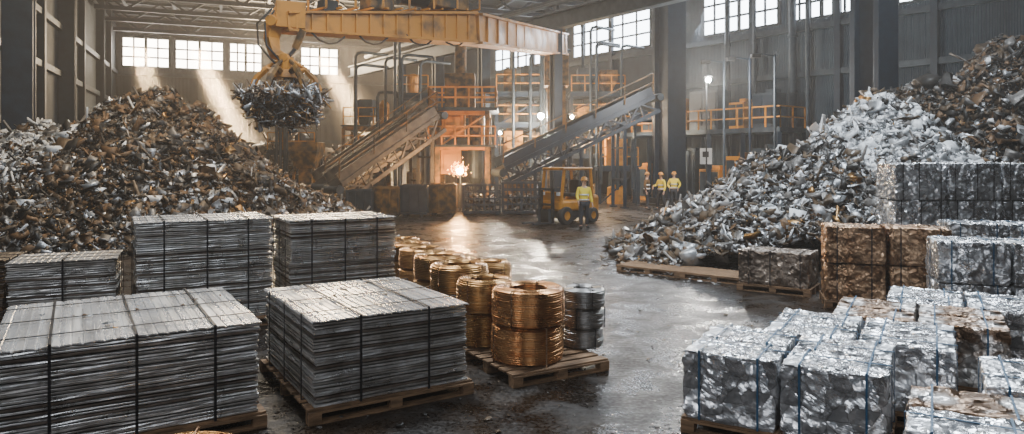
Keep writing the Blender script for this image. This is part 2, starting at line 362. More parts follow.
def h1(x,y):
    h=np.maximum(cone(x,y,-12.3,24,4.85,6.1,6.4,rnd=.08),cone(x,y,-16.6,24.8,3.7,5.2,5.5,rnd=.12)); h=np.maximum(h,cone(x,y,-14.3,24.4,3.6,5,5.5,rnd=.3))
    h=np.maximum(h,cone(x,y,-9.4,24.6,2.0,3.7,4.6,rnd=.3))
    return h+lump(x,y,.75)*np.clip(h,0,1)
def pr1(x,y,h):
    s=np.clip(np.sin(.9*x+1.1)*np.cos(.8*y)+.5*np.sin(2.1*x+y),-1,1); lf=np.clip((-x-13.0)/1.8,0,1); lo=np.clip(1-h/2.2,0,1)
    return np.stack([.08+.20*lf+.05*s+.08*lo,.01+.36*lf+.01*s+.03*lo,.20-.17*lf,.36-.26*lf-.06*s,.26-.16*lf,.17+.05*lf,.025+0*x],1)
pile('scrap_heap','huge heap of mixed rusty and silver scrap metal shards',h1,(-21,-4,16.5,31),64000,.076,pr1,3,clip=lambda x,y:(x>(-32.6+.41*(57.6-y)+.9))&((x+18.3)**2+(y-26)**2>.8))
def h2(x,y):
    h=np.maximum(cone(x,y,9.9,19.0,4.2,5.0,4.6,rnd=.05),cone(x,y,7.7,18.2,2.75,4.6,3.7,rnd=.2))
    h=np.maximum(h,cone(x,y,5.8,16.9,1.3,2.8,2.4,rnd=.25))
    return h+lump(x,y,.6,2.)*np.clip(h,0,1)
def pr2(x,y,h):
    w=np.clip((h-1.0)/1.4,0,1)*np.clip(.35+1.1*np.sin(1.1*x+.9*y)+.7*np.sin(2.7*x-1.3*y),.0,1.4); w=np.maximum(w,np.clip((h-3.1)/.7,0,.9)); lo=np.clip(1-h/1.6,0,1)
    return np.stack([.36-.04*lo,.02+.8*w,.05*np.clip(1-w,0,1)+.06*lo,.16*np.clip(1-w,0,1)+.03+.10*lo,.18*np.clip(1-w,0,1)+.03,np.clip(.30-.1*w,.05,1),.02+.03*lo],1)
pile('scrap_heap','large heap of silver and white aluminium scrap pieces',h2,(2.6,15.5,15.15,24.5),64000,.067,pr2,5)
def pr3(x,y,h): o=np.ones_like(x); return np.stack([.07*o,.02*o,.18*o,.34*o,.26*o,.12*o,.01*o],1)
def h3(x,y):
    h=np.maximum(cone(x,y,17.5,23.8,6.7,8,7,rnd=.12),cone(x,y,14.0,24.,5.1,6,5.5,rnd=.2)); return h+lump(x,y,1.1,1.)*np.clip(h,0,1)
pile('scrap_heap','tall heap of dark brown rusty steel scrap',h3,(10.5,26,17.6,31),42000,.088,pr3,9,clip=lambda x,y:(x+.77*y<44.2)&((x-14.07)**2+(y-27.2)**2>1.0)&(h3(x,y)>h2(x,y)))
def h4(x,y): return np.maximum(cone(x,y,-15.5,48,4.0,6,5),cone(x,y,-12,50,3.0,3.5,5))+lump(x,y)*.5
pile('scrap_heap','dusty distant heap of loose scrap metal',h4,(-22,-9,43.3,55),7000,.20,pr3,11)
def h5(x,y): return cone(x,y,2.0,51.0,4.0,3.2,3.2)+lump(x,y)*.4
pile('scrap_heap','distant heap of pale grey scrap behind the conveyors',h5,(-1.8,5.0,47.8,54.5),3000,.24,pr2,12,clip=lambda x,y:(x+.77*y<44.0))

# ------------------------------------------------------------ pallets
def make_pallet(w,d,loc,rot,label='worn wooden pallet under stacked metal'):
    e=top('pallet',label,'pallet',(loc[0],loc[1],0),rot,'wooden pallets')
    o=MB(); n=7
    for i in range(n): o.box((0,-d/2+d/n*(i+.5),.128),(w,d/n*.72,.022))
    part(e,'deck',o,M['wood'],bevel=.003)
    for k in (-1,0,1):
        o=MB()
        for j in (-1,0,1): o.box((j*(w/2-.06),k*(d/2-.06),.067),(.12,.11,.095))
        o.box((0,k*(d/2-.06),.107),(w,.10,.0195))
        part(e,'stringer',o,M['wood'])
    for k in (-1,0,1):
        o=MB(); o.box((0,k*(d/2-.06),.01),(w,.1,.02)); part(e,'bottom_board',o,M['wood'])
    return e
PT=.14
# ------------------------------------------------------------ sheet bundles
def rect_strap(axis,pos,w,d,z0,z1,bw=.03,t=.006,off=.012):
    o=MB()
    if axis=='y':
        o.box((pos,0,z1+off),(bw,d+2*off,t)); o.box((pos,0,z0+t/2),(bw,d+2*off,t))
        for s in (-1,1): o.box((pos,s*(d/2+off),(z0+z1+off)/2),(bw,t,z1-z0+off+t))
    else:
        o.box((0,pos,z1+off+.004),(w+2*off,bw,t)); o.box((0,pos,z0+t/2),(w+2*off,bw,t))
        for s in (-1,1): o.box((s*(w/2+off),pos,(z0+z1+off)/2),(t,bw,z1-z0+off+t))
    return o
def sheet_bundle(corner,ang,w,d,z0,z1,seed,label,nstrap=2,mats=None,pal=True,topmat=None,sp0=.028):
    rr=random.Random(seed); cx,cy=centre(corner,ang,w,d)
    if pal: make_pallet(w+.08,d+.08,(cx,cy),ang)
    e=top('sheet_metal_bundle',label,'metal sheet stack',(cx,cy,z0),ang,'strapped sheet metal bundles')
    h=z1-z0; n=int(h/sp0); sp=h/n
    o=MB(); gx=gy=0
    for k in range(n-1):
        if k%5==0: gx,gy=rr.uniform(-.014,.014),rr.uniform(-.014,.014)
        jx,jy=gx+rr.uniform(-.008,.008),gy+rr.uniform(-.008,.008); ww,dd=w-.035+rr.uniform(-.025,.010),d-.035+rr.uniform(-.025,.010)
        nx=12; ny=10; zb=k*sp+.002; t=sp*rr.uniform(.55,.82); ph=rr.random()*6; ph2=rr.random()*6
        vs=[];fs=[]
        for L in (0,1):
            for j in range(ny+1):
                for i in range(nx+1):
                    x=-ww/2+ww*i/nx; y=-dd/2+dd*j/ny
                    zc=zb+(t if L else 0)+.0022*math.sin(x*6+ph)+.0022*math.sin(y*5+ph2)+.0022
                    vs.append((x+jx+(rr.uniform(-.005,.005) if i in (0,nx) else 0),y+jy+(rr.uniform(-.005,.005) if j in(0,ny) else 0),zc))
        S=(nx+1)*(ny+1)
        for j in range(ny):
            for i in range(nx):
                q=j*(nx+1)+i; fs.append((q+nx+1,q+nx+2,q+1,q)); fs.append((S+q,S+q+1,S+q+nx+2,S+q+nx+1))
        for i in range(nx):
            fs.append((i,i+1,S+i+1,S+i)); q=ny*(nx+1)+i; fs.append((q+1,q,S+q,S+q+1))
        for j in range(ny):
            q=j*(nx+1); fs.append((q+nx+1,q,S+q,S+q+nx+1)); q+=nx; fs.append((q,q+nx+1,S+q+nx+1,S+q))
        o.add(vs,fs,rr.choice([0,0,0,0,1,1,2]))
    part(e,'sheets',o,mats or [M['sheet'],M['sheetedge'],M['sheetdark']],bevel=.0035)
    o=MB(); nr=int(w/.075); rw=w/nr; xs=[]
    for i in range(nr):
        x=-w/2+i*rw; hh=.005+.004*rr.random(); xs+=[(x,0),(x+rw*.08,.0),(x+rw*.16,hh),(x+rw*.88,hh*.9),(x+rw*.95,0)]
    xs.append((w/2,0)); zt=h-sp+.006; tt=sp*.45; ns=12; vs=[]
    for L in (0,1):
        for q in range(ns+1):
            yy=-d/2+d*q/ns
            for x,z in xs: vs.append((x,yy+.012*math.sin(x*40+seed)*(1 if q in (0,ns) else 0),zt+z+(tt if L else 0)+.003*math.sin(q*1.1+x*3+seed)))
    m=len(xs); S=m*(ns+1); fs=[]
    for q in range(ns):
        for i in range(m-1):
            a=q*m+i; fs.append((a+m,a+m+1,a+1,a)); fs.append((S+a,S+a+1,S+a+m+1,S+a+m))
    for i in range(m-1): fs.append((i,i+1,S+i+1,S+i)); a=ns*m+i; fs.append((a+1,a,S+a,S+a+1))
    for q in range(ns): a=q*m; fs.append((a+m,a,S+a,S+a+m)); a+=m-1; fs.append((a,a+m,S+a+m,S+a))
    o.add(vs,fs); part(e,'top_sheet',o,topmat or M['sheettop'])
    for i in range(nstrap):
        p=-w/2+w*(i+.65)/(nstrap+.3); part(e,'strap',rect_strap('y',p,w,d,-.001,h,bw=.022),M['strap'])
    for p in (-.33,0,.33): part(e,'strap',rect_strap('x',p*d,w,d,-.001,h,bw=.022),M['strap'])
    return e
a30=D(30)
sheet_bundle((-4.0,5.33),D(32),2.02,2.05,PT,.97,1,'large strapped stack of silver metal sheets on pallet',3)
sheet_bundle((-1.84,6.45),D(32),1.64,1.95,PT,.95,2,'strapped stack of silver aluminium sheets with black bands',2)
sheet_bundle((-5.12,9.5),a30,1.82,1.35,PT,1.58,3,'tall strapped stack of grey metal sheets behind others',3)
sheet_bundle((-3.42,10.75),a30,1.74,1.35,PT,1.50,4,'tall grey sheet metal stack beside copper coils',3)
sheet_bundle((-6.45,8.9),D(25),1.25,1.0,PT,1.12,5,'low strapped stack of dark grey metal sheets',1,topmat=M['sheetedge'])
sheet_bundle((-7.75,8.8),D(20),1.15,1.0,PT,1.12,6,'brownish rusty metal sheet stack by the scrap heap',1,mats=[M['sheetdark'],M['s_rust'],M['sheetdark']],topmat=M['s_brown'])
def debris(name,cx,cy,z,ang,w,d,n,seed,label,s=.035,pal=(2,3,6,0)):
    rng=np.random.default_rng(seed); u,v=uv(ang)
    a=rng.uniform(-w/2,w/2,n); bq=rng.uniform(-d/2,d/2,n)
    P=np.stack([cx+a*u.x+bq*v.x,cy+a*u.y+bq*v.y,np.full(n,z+.012)],1)
    V,Fa,mm=shards(P,np.tile([0,0,1.],(n,1)),s*(.3+rng.random(n)**2),rng,rng.choice(pal,n),tilt=.12)
    org=np.array([cx,cy,z]); V[:,2]=np.maximum(V[:,2],z+.001)
    me=fast_mesh(name,V-org,Fa,mm,SM);o=link(bpy.data.objects.new(name,me));o.location=org;o['label']=label;o['category']='metal debris';o['kind']='stuff'
c=centre((-4.0,5.33),D(32),2.02,2.05); debris('metal_flakes',c[0],c[1],.982,D(32),1.9,1.9,26,1,'small rusty metal flakes scattered on sheet stack',s=.024)
c=centre((-1.84,6.45),D(32),1.64,1.9); debris('metal_flakes',c[0],c[1],.962,D(32),1.5,1.7,20,2,'small rusty metal flakes scattered on aluminium stack',s=.024)
debris('floor_debris',2.0,15,0,0,9,18,1500,3,'small metal crumbs and dust scattered on the concrete floor',s=.018,pal=(3,4,5,3))
debris('floor_debris',3.2,15.6,0,D(-35),3.6,2.4,260,4,'loose silver scrap fragments beside the scrap heap',s=.06,pal=(0,5,3,1))
debris('floor_debris',-5.5,20.3,0,D(35),5,4,260,5,'loose rusty scrap fragments beside the scrap heap',s=.08,pal=(3,4,5,0))

# ------------------------------------------------------------ coils
def coil_mesh(ro,ri,h,wr,seed,jit=.003):
    rr=random.Random(seed); prof=[]
    nz=max(6,int(h/(2*wr))); nr=max(3,int((ro-ri)/(2*wr)))
    def bumps(p0,p1,nrm,n):
        out=[]
        for i in range(n):
            for t in (0.04,.25,.5,.75,.96):
                s=(i+t)/n; k=math.sin(math.pi*t)*1.15; out.append((p0[0]+(p1[0]-p0[0])*s+nrm[0]*k*wr, p0[1]+(p1[1]-p0[1])*s+nrm[1]*k*wr))
        return out
    prof+=bumps((ri,wr),(ro-wr,wr),(0,-1),nr)
    prof+=bumps((ro-wr,wr),(ro-wr,h-wr),(1,0),nz)
    prof+=bumps((ro-wr,h-wr),(ri,h-wr),(0,1),nr)
    prof+=bumps((ri,h-wr),(ri,wr),(-1,0),nz)
    o=MB(); o.lathe(prof,64,closed=True)
    v2=[]; m=len(prof)
    off=[rr.uniform(-jit,jit) for _ in range(m//5+1)]; ph=[rr.uniform(0,6.28) for _ in range(m//5+1)]
    for i,v in enumerate(o.v):
        k=i%m; a=math.atan2(v[1],v[0]); r=math.hypot(v[0],v[1]); r+=off[k//5]+.003*math.sin(3*a)+.0025*math.sin(2*a+ph[k//5])
        if r>ro*.9: r-= .030*abs((v[2]/h-.5)*2)**5
        z=v[2]+ (.004*math.sin(2*a+seed) if v[2]>h*.3 else 0)
        v2.append((r*math.cos(a),r*math.sin(a),max(0,z)))
    o.v=v2; o.f=[tuple(reversed(f)) for f in o.f]; return o
coilcache={}
def coil(x,y,z,ro,ri,h,m,label,seed=1,wr=.011,name='wire_coil',rot=0,jit=.003):
    key=(ro,ri,h,m,seed)
    if key in coilcache: return dup(coilcache[key],(x,y,z),rot,label)
    e=top(name,label,'wire coil',(x,y,z),rot,'coiled metal wire')
    part(e,'winding',coil_mesh(ro,ri,h,wr,seed,jit),M[m],smooth=True)
    for k in range(4):
        a=k*math.pi/2+.5; c,s=math.cos(a),math.sin(a); o=MB(); g=.012
        pts=[(ri-g,.001),(ro+g,.001),(ro+g,h+g),(ri-g,h+g),(ri-g,.001)]
        for p,q in zip(pts[:-1],pts[1:]): o.beam((p[0]*c,p[0]*s,p[1]),(q[0]*c,q[0]*s,q[1]),.016,.005)
        part(e,'binding',o,M['strap' if m=='wire' else 'balebrown'])
    coilcache[key]=e; return e
pc=centre((.02,7.46),a30,1.28,1.3); make_pallet(1.28,1.3,pc,a30,'wooden pallet carrying copper and steel wire coils')
X0,Y0=at(527,8.15),8.15
coil(X0,Y0,PT,.425,.24,.41,'copper','large coil of copper wire, lower of two',1,wr=.0125)
coil(X0+.015,Y0,PT+.42,.425,.24,.41,'copper','large shiny copper wire coil stacked on another coil',1,rot=.6)
for k in range(3): coil(at(582,8.72)+.006*k,8.72,PT+k*.24,.27,.13,.235,'wire','coil of grey steel wire stacked on pallet',2,wr=.0115,rot=k*.7,jit=.006)
coil(at(485,8.85),8.85,PT,.36,.20,.40,'brass','golden brown copper wire coil, lower of two',3,wr=.0125)
coil(at(485,8.85),8.85,PT+.41,.36,.20,.40,'brass','golden brown copper wire coil on top of another coil',3,rot=.5)
rowp=[(458,10.1,.40),(438,11.4,.375),(421,12.7,.345),(409,14.0,.315),(400,15.3,.285)]
for i,(px,Y,hh) in enumerate(rowp):
    X=at(px,Y); make_pallet(1.0,1.0,(X,Y),a30,'wooden pallet under brown copper wire coils')
    coil(X,Y,PT,.42,.24,hh,'brass','brown copper wire coil at the bottom of a pair',4,wr=.014)
    coil(X+.02,Y,PT+hh+.01,.42,.24,hh,'brass','brown copper wire coil in a row of coils',4,wr=.014,rot=.4+i)
coil(at(489,11.2),11.2,0,.36,.20,.40,'brass','brown copper wire coil on the floor',3,rot=1)
coil(at(489,11.2),11.2,.41,.36,.20,.40,'brass','brown copper wire coil in the row',3,rot=1.8)
coil(-1.98,4.22,0,.42,.20,.33,'brass','brass wire coil on the floor in front of sheet stack',6,rot=.3)
coil(-1.98,4.22,.335,.42,.20,.33,'brass','brass wire coil stacked in front of sheet stack',6,rot=1.3)

# ------------------------------------------------------------ bales
def bale_mesh(sx,sy,sz,seed,amp=.05,cuts=40):
    bm=bmesh.new(); bmesh.ops.create_cube(bm,size=1.0)
    bmesh.ops.subdivide_edges(bm,edges=bm.edges[:],cuts=cuts,use_grid_fill=True)
    so=Vector((seed*7.3,seed*3.1,seed*1.7))
    for v in bm.verts:
        q=v.co*2; L=(abs(q.x)**22+abs(q.y)**22+abs(q.z)**22)**(1/22); q=q/max(L,1e-6)
        p=Vector((q.x*sx/2,q.y*sy/2,q.z*sz/2))
        s=p*4.4+so+Vector((noise.noise(p*6+so),noise.noise(p*6-so),noise.noise(p*6)))*.6
        vd=noise.voronoi(s)[0]; f=vd[1]-vd[0]
        vd2=noise.voronoi(s*2.3+so)[0]; f2=vd2[1]-vd2[0]
        n3=noise.noise(p*3.2+so); rg=1-abs(noise.noise(p*9+so))*2
        dd=amp*(.55*min(1,f*1.3)+.30*min(1,f2*1.3)+.3*(n3+.2)+.25*rg)
        nn=Vector((q.x**11,q.y**11,q.z**11)); nn=nn.normalized() if nn.length>1e-6 else nn
        p=p-nn*max(0,(amp*.95-dd))
        p+=Vector((noise.noise(s*1.7),noise.noise(s*1.7+Vector((9,0,0))),noise.noise(s*1.7+Vector((0,9,0)))*.5))*.012
        if p.z<-sz/2 or q.z<-.97: p.z=-sz/2
        v.co=(max(-sx/2,min(sx/2,p.x)),max(-sy/2,min(sy/2,p.y)),min(p.z,sz/2)+sz/2)
    me=bpy.data.meshes.new('crushed_metal'); bm.to_mesh(me); bm.free(); return me
def make_bale(sx,sy,sz,seed,m,strapm,nst=2,xs=True,amp=.05):
    e=top('scrap_bale','x','scrap bale',(0,0,-50),0,'crushed scrap bales')
    me=bale_mesh(sx,sy,sz,seed,amp); me.materials.append(m); o=link(bpy.data.objects.new('crushed_metal',me)); o.parent=e
    q=.3*amp
    for i in range(nst):
        p=-sx/2+sx*(i+.5+ .1*((seed*(i+3))%3-1))/nst; part(e,'strap',rect_strap('y',p,sx-q,sy-q,.0,sz-q*.6,.016,.004,0),strapm)
    if xs: part(e,'strap',rect_strap('x',0.06,sx-q,sy-q,.0,sz-q*.6-.003,.016,.004,0),strapm)
    return e
protos={}
def bale(kind,var,sx,sy,sz,loc,rot,label):
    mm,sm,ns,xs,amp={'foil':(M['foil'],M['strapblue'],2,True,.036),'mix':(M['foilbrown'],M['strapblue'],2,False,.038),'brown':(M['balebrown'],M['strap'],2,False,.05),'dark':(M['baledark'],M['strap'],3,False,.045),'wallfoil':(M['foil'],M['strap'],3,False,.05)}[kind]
    key=(kind,var,sx,sy,sz)
    if key not in protos:
        e=make_bale(sx,sy,sz,var+len(protos)*3+1,mm,sm,ns,xs,amp); protos[key]=e; e.location=loc; e.rotation_euler=(0,0,rot); e['label']=label; return e
    return dup(protos[key],loc,rot,label)
def bale_block(corner,ang,nx,ny,nz,s,kind,label,pal=True,gap=.0):
    sx,sy,sz=s; u,v=uv(ang); W=nx*sx+(nx-1)*gap; Dp=ny*sy+(ny-1)*gap
    if pal: make_pallet(W,Dp,centre(corner,ang,W,Dp),ang,'wooden pallet under crushed metal bales')
    zb=PT if pal else 0
    for k in range(nz):
        for j in range(ny):
            for i in range(nx):
                kk=R.choice(kind) if isinstance(kind,(list,tuple)) else kind
                p=Vector(corner)+u*(sx/2+i*(sx+gap))+v*(sy/2+j*(sy+gap))
                bale(kk,R.randrange(2),sx,sy,sz,(p.x,p.y,zb+k*sz),ang+(math.pi if R.random()<.5 else 0),label)
a2=D(-31); u2,v2=uv(a2)
base=Vector((1.51,6.28))
fs=(.83,.60,.62)
bale_block(base,a2,2,2,1,fs,'foil','crushed silver aluminium bale tied with blue straps')
off=Vector((1.0,.73))
bale_block(base+off*1.0,a2,2,2,1,fs,'foil','crushed silver aluminium bale with blue straps in second row')
bale_block(base+off*2.0,a2,2,2,1,fs,['mix'],'crushed silver and rusty brown mixed metal bale')
bale_block(base+off*3.0,a2,2,2,1,fs,['foil','mix'],'crushed silver metal bale in the rear row')
e1=base+u2*1.67
bale_block(e1+u2*.10-v2*.98,a2,2,2,1,(.83,.56,.58),['foil','mix'],'crushed silver foil bale beside the front row')
bale_block(e1+u2*.60+v2*.2,a2,1,2,1,(.81,.5,.62),['foil'],'crushed silver foil bale beside silver bales')
bale_block(e1+u2*1.12+v2*1.42,a2,1,2,1,(.81,.58,.62),['mix'],'crushed brownish silver bale beside second row')
bale_block((5.14,11.5),D(-18),2,1,2,(.93,.85,.61),'brown','brown copper-toned crushed metal bale in a block')
bale_block((5.92,9.75),D(-20),2,1,2,(.9,.85,.59),'foil','crushed silver bale stacked beside brown bales')
bale_block((7.55,12.1),D(-18),2,1,2,(.9,.85,.61),'foil','crushed silver bale beside brown bales')
bale_block((4.2,13.1),D(-35),1,1,1,(1.3,.85,.64),'dark','grey brown crushed bale bound with black bands')
bale_block((7.62,13.95),D(-3),3,1,3,(1.05,.85,.75),'wallfoil','large crushed silver foil bale in a high stack')
make_pallet(1.5,.9,(3.15,15.2),D(-40),'wooden pallet at the edge of silver scrap heap')
make_pallet(1.5,.9,(4.3,14.24),D(-40),'wooden pallet at the edge of silver scrap heap')

# ------------------------------------------------------------ crane
def railing(o,pts,h=1.0,sp=1.2,r=.03,mi=0):
    for a,c in zip(pts[:-1],pts[1:]):
        a=Vector(a);c=Vector(c);L=(c-a).length;n=max(1,int(L/sp))
        for i in range(n+1): p=a.lerp(c,i/n); o.beam(p,p+Vector((0,0,h)),r*2,r*2,mi)
        for k in (.5,1.0): o.beam(a+Vector((0,0,h*k)),c+Vector((0,0,h*k)),r*2,r*2,mi)
GL=Vector((at(284,20),20,6.35)); GM=Vector((at(470,24.5),24.5,7.0)); GR=Vector((at(556,38.3),38.3,8.75))
cr=top('overhead_crane','yellow overhead grab crane with steel mast and walkway','crane',(GR.x,GR.y,0))
o=MB(); o.beam(GL,GM,.50,.45,w2=.7,h2=.95); o.beam(GM,GR+Vector((.2,.3,0)),.7,.95,w2=.9,h2=1.05)
for s in (-1,1):
    o.beam(GL+Vector((0,0,s*.25)),GM+Vector((0,0,s*.5)),.68,.07,w2=.95,h2=.09); o.beam(GM+Vector((0,0,s*.5)),GR+Vector((.2,.3,s*.55)),.95,.09,w2=1.1,h2=.09)
for i in range(14):
    t=.04+i*.07; p=GL.lerp(GM,t); hh=.45+.5*t; o.box((p.x,p.y,p.z),(.06,.62+.2*t,hh+.04),rot=.67)
for i in range(11):
    t=.05+i*.09; p=GM.lerp(GR,t); o.box((p.x,p.y,p.z),(.9,.06,.98+.1*t),rot=-.22)
part(cr,'girder',o,M['yellow'],world=True,bevel=.01)
o=MB()
for s in (-.4,.4):
    for q in (-.4,.4): o.beam((GR.x+s,GR.y+q,0),(GR.x+s,GR.y+q,9.8),.17,.17)
for k in range(8):
    z=k*1.15+.3
    for (x0,y0),(x1,y1) in (((-.4,-.4),(.4,-.4)),((-.4,.4),(-.4,-.4)),((.4,-.4),(.4,.4))):
        if k%2:x0,y0,x1,y1=x1,y1,x0,y0
        o.beam((GR.x+x0,GR.y+y0,z),(GR.x+x1,GR.y+y1,z+1.15),.08,.08); o.beam((GR.x+x0,GR.y+y0,z),(GR.x+x1,GR.y+y1,z),.08,.08)
o.box((GR.x,GR.y,9.85),(1.2,1.2,.15)); o.box((GR.x,GR.y,.08),(1.3,1.3,.16))
part(cr,'mast',o,M['yellowdirty'],world=True)
o=MB(); o.box((GR.x,GR.y-.1,7.2),(1.3,1.2,1.6)); o.box((GR.x-.2,GR.y-.8,7.2),(.7,.2,1.0)); part(cr,'drive_housing',o,M['yellowdirty'],world=True,bevel=.03)
o=MB(); a=GL.lerp(GM,.15)+Vector((0,0,.42)); c=GM+Vector((0,0,.62)); dd=Vector((.35,-.3,0))
railing(o,[a+dd,c+dd],.9,.9); railing(o,[a-dd,c-dd],.9,.9)
for i in range(12): p=a.lerp(c,i/11); o.beam(p-dd,p+dd,.06,.05)
part(cr,'handrail',o,M['yellow'],world=True)
p=GL.lerp(GM,.84)+Vector((0,0,1.0)); o=MB(); o.box(p,(1.4,.9,.8),rot=.8); o.box(p+Vector((.2,0,.6)),(.7,.7,.6),rot=.8); part(cr,'hoist_unit',o,M['yellowdirty'],world=True,bevel=.03)
o=MB(); o.cyl(p+Vector((-1.4,-1.0,-.1)),p+Vector((-.6,-.4,-.1)),.3); part(cr,'hoist_motor',o,M['dark'],world=True)
q=GL.lerp(GM,.45)+Vector((0,0,.7)); o=MB(); o.box(q,(.9,.6,.45),rot=.8); part(cr,'control_box',o,M['yellowdirty'],world=True,bevel=.03)
q=GL.lerp(GM,.2)+Vector((0,0,.5)); o=MB(); o.box(q,(.5,.4,.4),rot=.8); part(cr,'control_box',o,M['dark'],world=True,bevel=.03)
for t in (.12,.34,.6,.8):
    a_=GL.lerp(GM,t)+Vector((0.1,-.3,-.3)); c_=GL.lerp(GM,t+.16)+Vector((.1,-.3,-.42)); mm_=(a_+c_)/2+Vector((0,0,-.28))
    o=MB(); o.sweep([a_,a_.lerp(mm_,.5)+Vector((0,0,-.08)),mm_,mm_.lerp(c_,.5)+Vector((0,0,-.08)),c_],.03,6); part(cr,'cable',o,M['black'],smooth=True,world=True)
G=Vector((at(286,20),20,5.05))
o=MB(); o.beam(GL+Vector((-.25,0,.22)),GL+Vector((.5,.3,.2)),.6,.75)
o.sweep([GL+Vector((-.05,0,.35)),GL+Vector((-.26,0,0)),GL+Vector((-.36,0,-.45)),GL+Vector((-.25,0,-.9)),(G.x,G.y,G.z+.25)],[.24,.28,.24,.19,.14],4)
o.cyl(GL+Vector((-.26,-.36,0)),GL+Vector((-.26,.36,0)),.16,12); o.cyl((G.x,G.y-.25,G.z+.28),(G.x,G.y+.25,G.z+.28),.13,12)
part(cr,'boom_arm',o,M['yellow'],world=True,bevel=.015)
o=MB(); o.cyl(GL+Vector((.55,0,-.22)),GL+Vector((.32,0,-.75)),.11,10); part(cr,'hydraulic_cylinder',o,M['yellowdirty'],world=True)
o=MB(); o.cyl(GL+Vector((.32,0,-.75)),(G.x+.05,G.y,G.z+.3),.055,10); part(cr,'piston_rod',o,M['steelgrey'],world=True)
for k in (-.1,.12):
    o=MB(); o.sweep([GL+Vector((-.2,-.34+k,.3)),GL+Vector((-.55+k,-.34,-.1)),GL+Vector((-.5+k,-.34,-.7)),(G.x-.15+k,G.y-.2,G.z+.1)],.03,8)
    part(cr,'hydraulic_hose',o,M['black'],smooth=True,world=True)
gr=MB(); gr.cyl((G.x,G.y,G.z-.05),(G.x,G.y,G.z+.28),.24,20); gr.cyl((G.x,G.y,G.z-.3),(G.x,G.y,G.z-.05),.34,20,r2=.28)
gro=part(cr,'grapple',gr,M['yellow'],world=True,bevel=.02)
for k in range(6):
    a=k*math.pi/3+.3; c,s=math.cos(a),math.sin(a)
    pr=[(.28,-.12,.09),(.52,-.04,.10),(.78,-.30,.10),(.93,-.58,.08),(.92,-.86,.06),(.74,-1.10,.04),(.6,-1.18,.02)]
    o=MB(); o.sweep([(G.x+r*c,G.y+r*s,G.z+z) for r,z,_ in pr],[w for _,_,w in pr],6)
    o.cyl((G.x+.2*c,G.y+.2*s,G.z+.2),(G.x+.62*c,G.y+.62*s,G.z-.06),.05,8)
    t=part(cr,'tine',o,M['yellowdirty'] if k%3 else M['yellow'],world=True); t.parent=gro
rng=np.random.default_rng(4); N=2400
d=rng.normal(0,1,(N,3)); d/=np.linalg.norm(d,axis=1,keepdims=True); rad=rng.random(N)**.3*(1+.12*np.sin(5*d[:,0]+3*d[:,1])+.1*np.sin(7*d[:,2]))
P=d*rad[:,None]*np.array([1.20,1.05,.45])+np.array([G.x,G.y,G.z-.88]); P[:,2]-=np.where(d[:,2]<-.2,rng.random(N)**4*.5,0)
V,Fa,mm=shards(P,d*np.array([.6,.6,1.]),np.full(N,.095),rng,rng.choice([0,0,0,3,5,5,2,6,3],N),tilt=.7,elong=2.0,rods=.38)
org=np.array([G.x,G.y,G.z-.88]); me=fast_mesh('scrap_load',V-org,Fa,mm,SM); o=link(bpy.data.objects.new('scrap_load',me)); o.location=org
o['label']='tangled clump of silver and brown scrap held by grapple';o['category']='scrap metal';o['kind']='stuff'

# ------------------------------------------------------------ conveyors
def conveyor(p0,p1,w,label,fm,legs=(.25,.55,.9),h=.75):
    p0=Vector(p0);p1=Vector(p1); d=(p1-p0).normalized(); s=d.cross(Vector((0,0,1))).normalized(); up=s.cross(d)
    e=top('conveyor',label,'conveyor',(p0.x,p0.y,0),0,'inclined scrap conveyors')
    o=MB(); L=(p1-p0).length
    for q in (-1,1):
        a=p0+s*q*w/2; c=p1+s*q*w/2
        o.beam(a,c,.12,.2); o.beam(a-up*h,c-up*h,.12,.18); n=int(L/.9)
        for i in range(n):
            o.beam(a.lerp(c,i/n)-up*(h if i%2 else 0),a.lerp(c,(i+1)/n)-up*(0 if i%2 else h),.08,.08)
            o.beam(a.lerp(c,i/n)-up*h,a.lerp(c,i/n),.07,.07)
    for i in range(0,int(L)): x=p0.lerp(p1,i/L)-up*h; o.beam(x-s*w/2,x+s*w/2,.08,.08)
    part(e,'frame',o,fm,world=True)
    for q in (-1,1):
        o=MB(); o.beam(p0+s*q*w/2+up*.3,p1+s*q*w/2+up*.3,.05,.45); part(e,'side_guard',o,fm,world=True)
    o=MB(); o.beam(p0-d*.2+up*.02,p1+d*.3+up*.02,w-.14,.06); part(e,'belt',o,M['black'],world=True)
    for x in (p0-d*.2-up*.14,p1+d*.3-up*.14):
        o=MB(); o.cyl(x-s*w*.55,x+s*w*.55,.19); part(e,'roller',o,M['steelgrey'],world=True)
    for t in legs:
        x=p0.lerp(p1,t)-up*h
        for q in (-1,1):
            o=MB(); y=x+s*q*w/2; o.beam((y.x,y.y,0),y,.16,.16); o.box((y.x,y.y,.03),(.4,.4,.06)); part(e,'support_leg',o,fm,world=True)
        l=x-s*w/2; r=x+s*w/2
        for z in (.35,.75):
            o=MB(); o.beam((l.x,l.y,x.z*z),(r.x,r.y,x.z*z),.1,.1); part(e,'leg_brace',o,fm,world=True)
    o=MB(); a=p0+s*(w/2+.1)+up*.3; c=p1+s*(w/2+.1)+up*.3; railing(o,[a,c],.9,1.6,.025); part(e,'handrail',o,M['yellowdirty'],world=True)
    return e
conveyor((at(338,31),30.5,1.35),(at(432,34),33.8,4.5),1.2,'long dusty inclined conveyor rising to the sorting tower',M['conv'],legs=(.2,.85))
conveyor((at(322,33),33,1.35),(at(424,36.6),36.6,5.0),1.2,'second inclined conveyor rising parallel to the first',M['conv'],legs=(.2,.85))
conveyor((at(501,33.5),33.5,2.0),(at(648,36),36,5.6),1.3,'dark blue inclined conveyor rising away from the tower',M['steel'],legs=(.15,.45,.75))
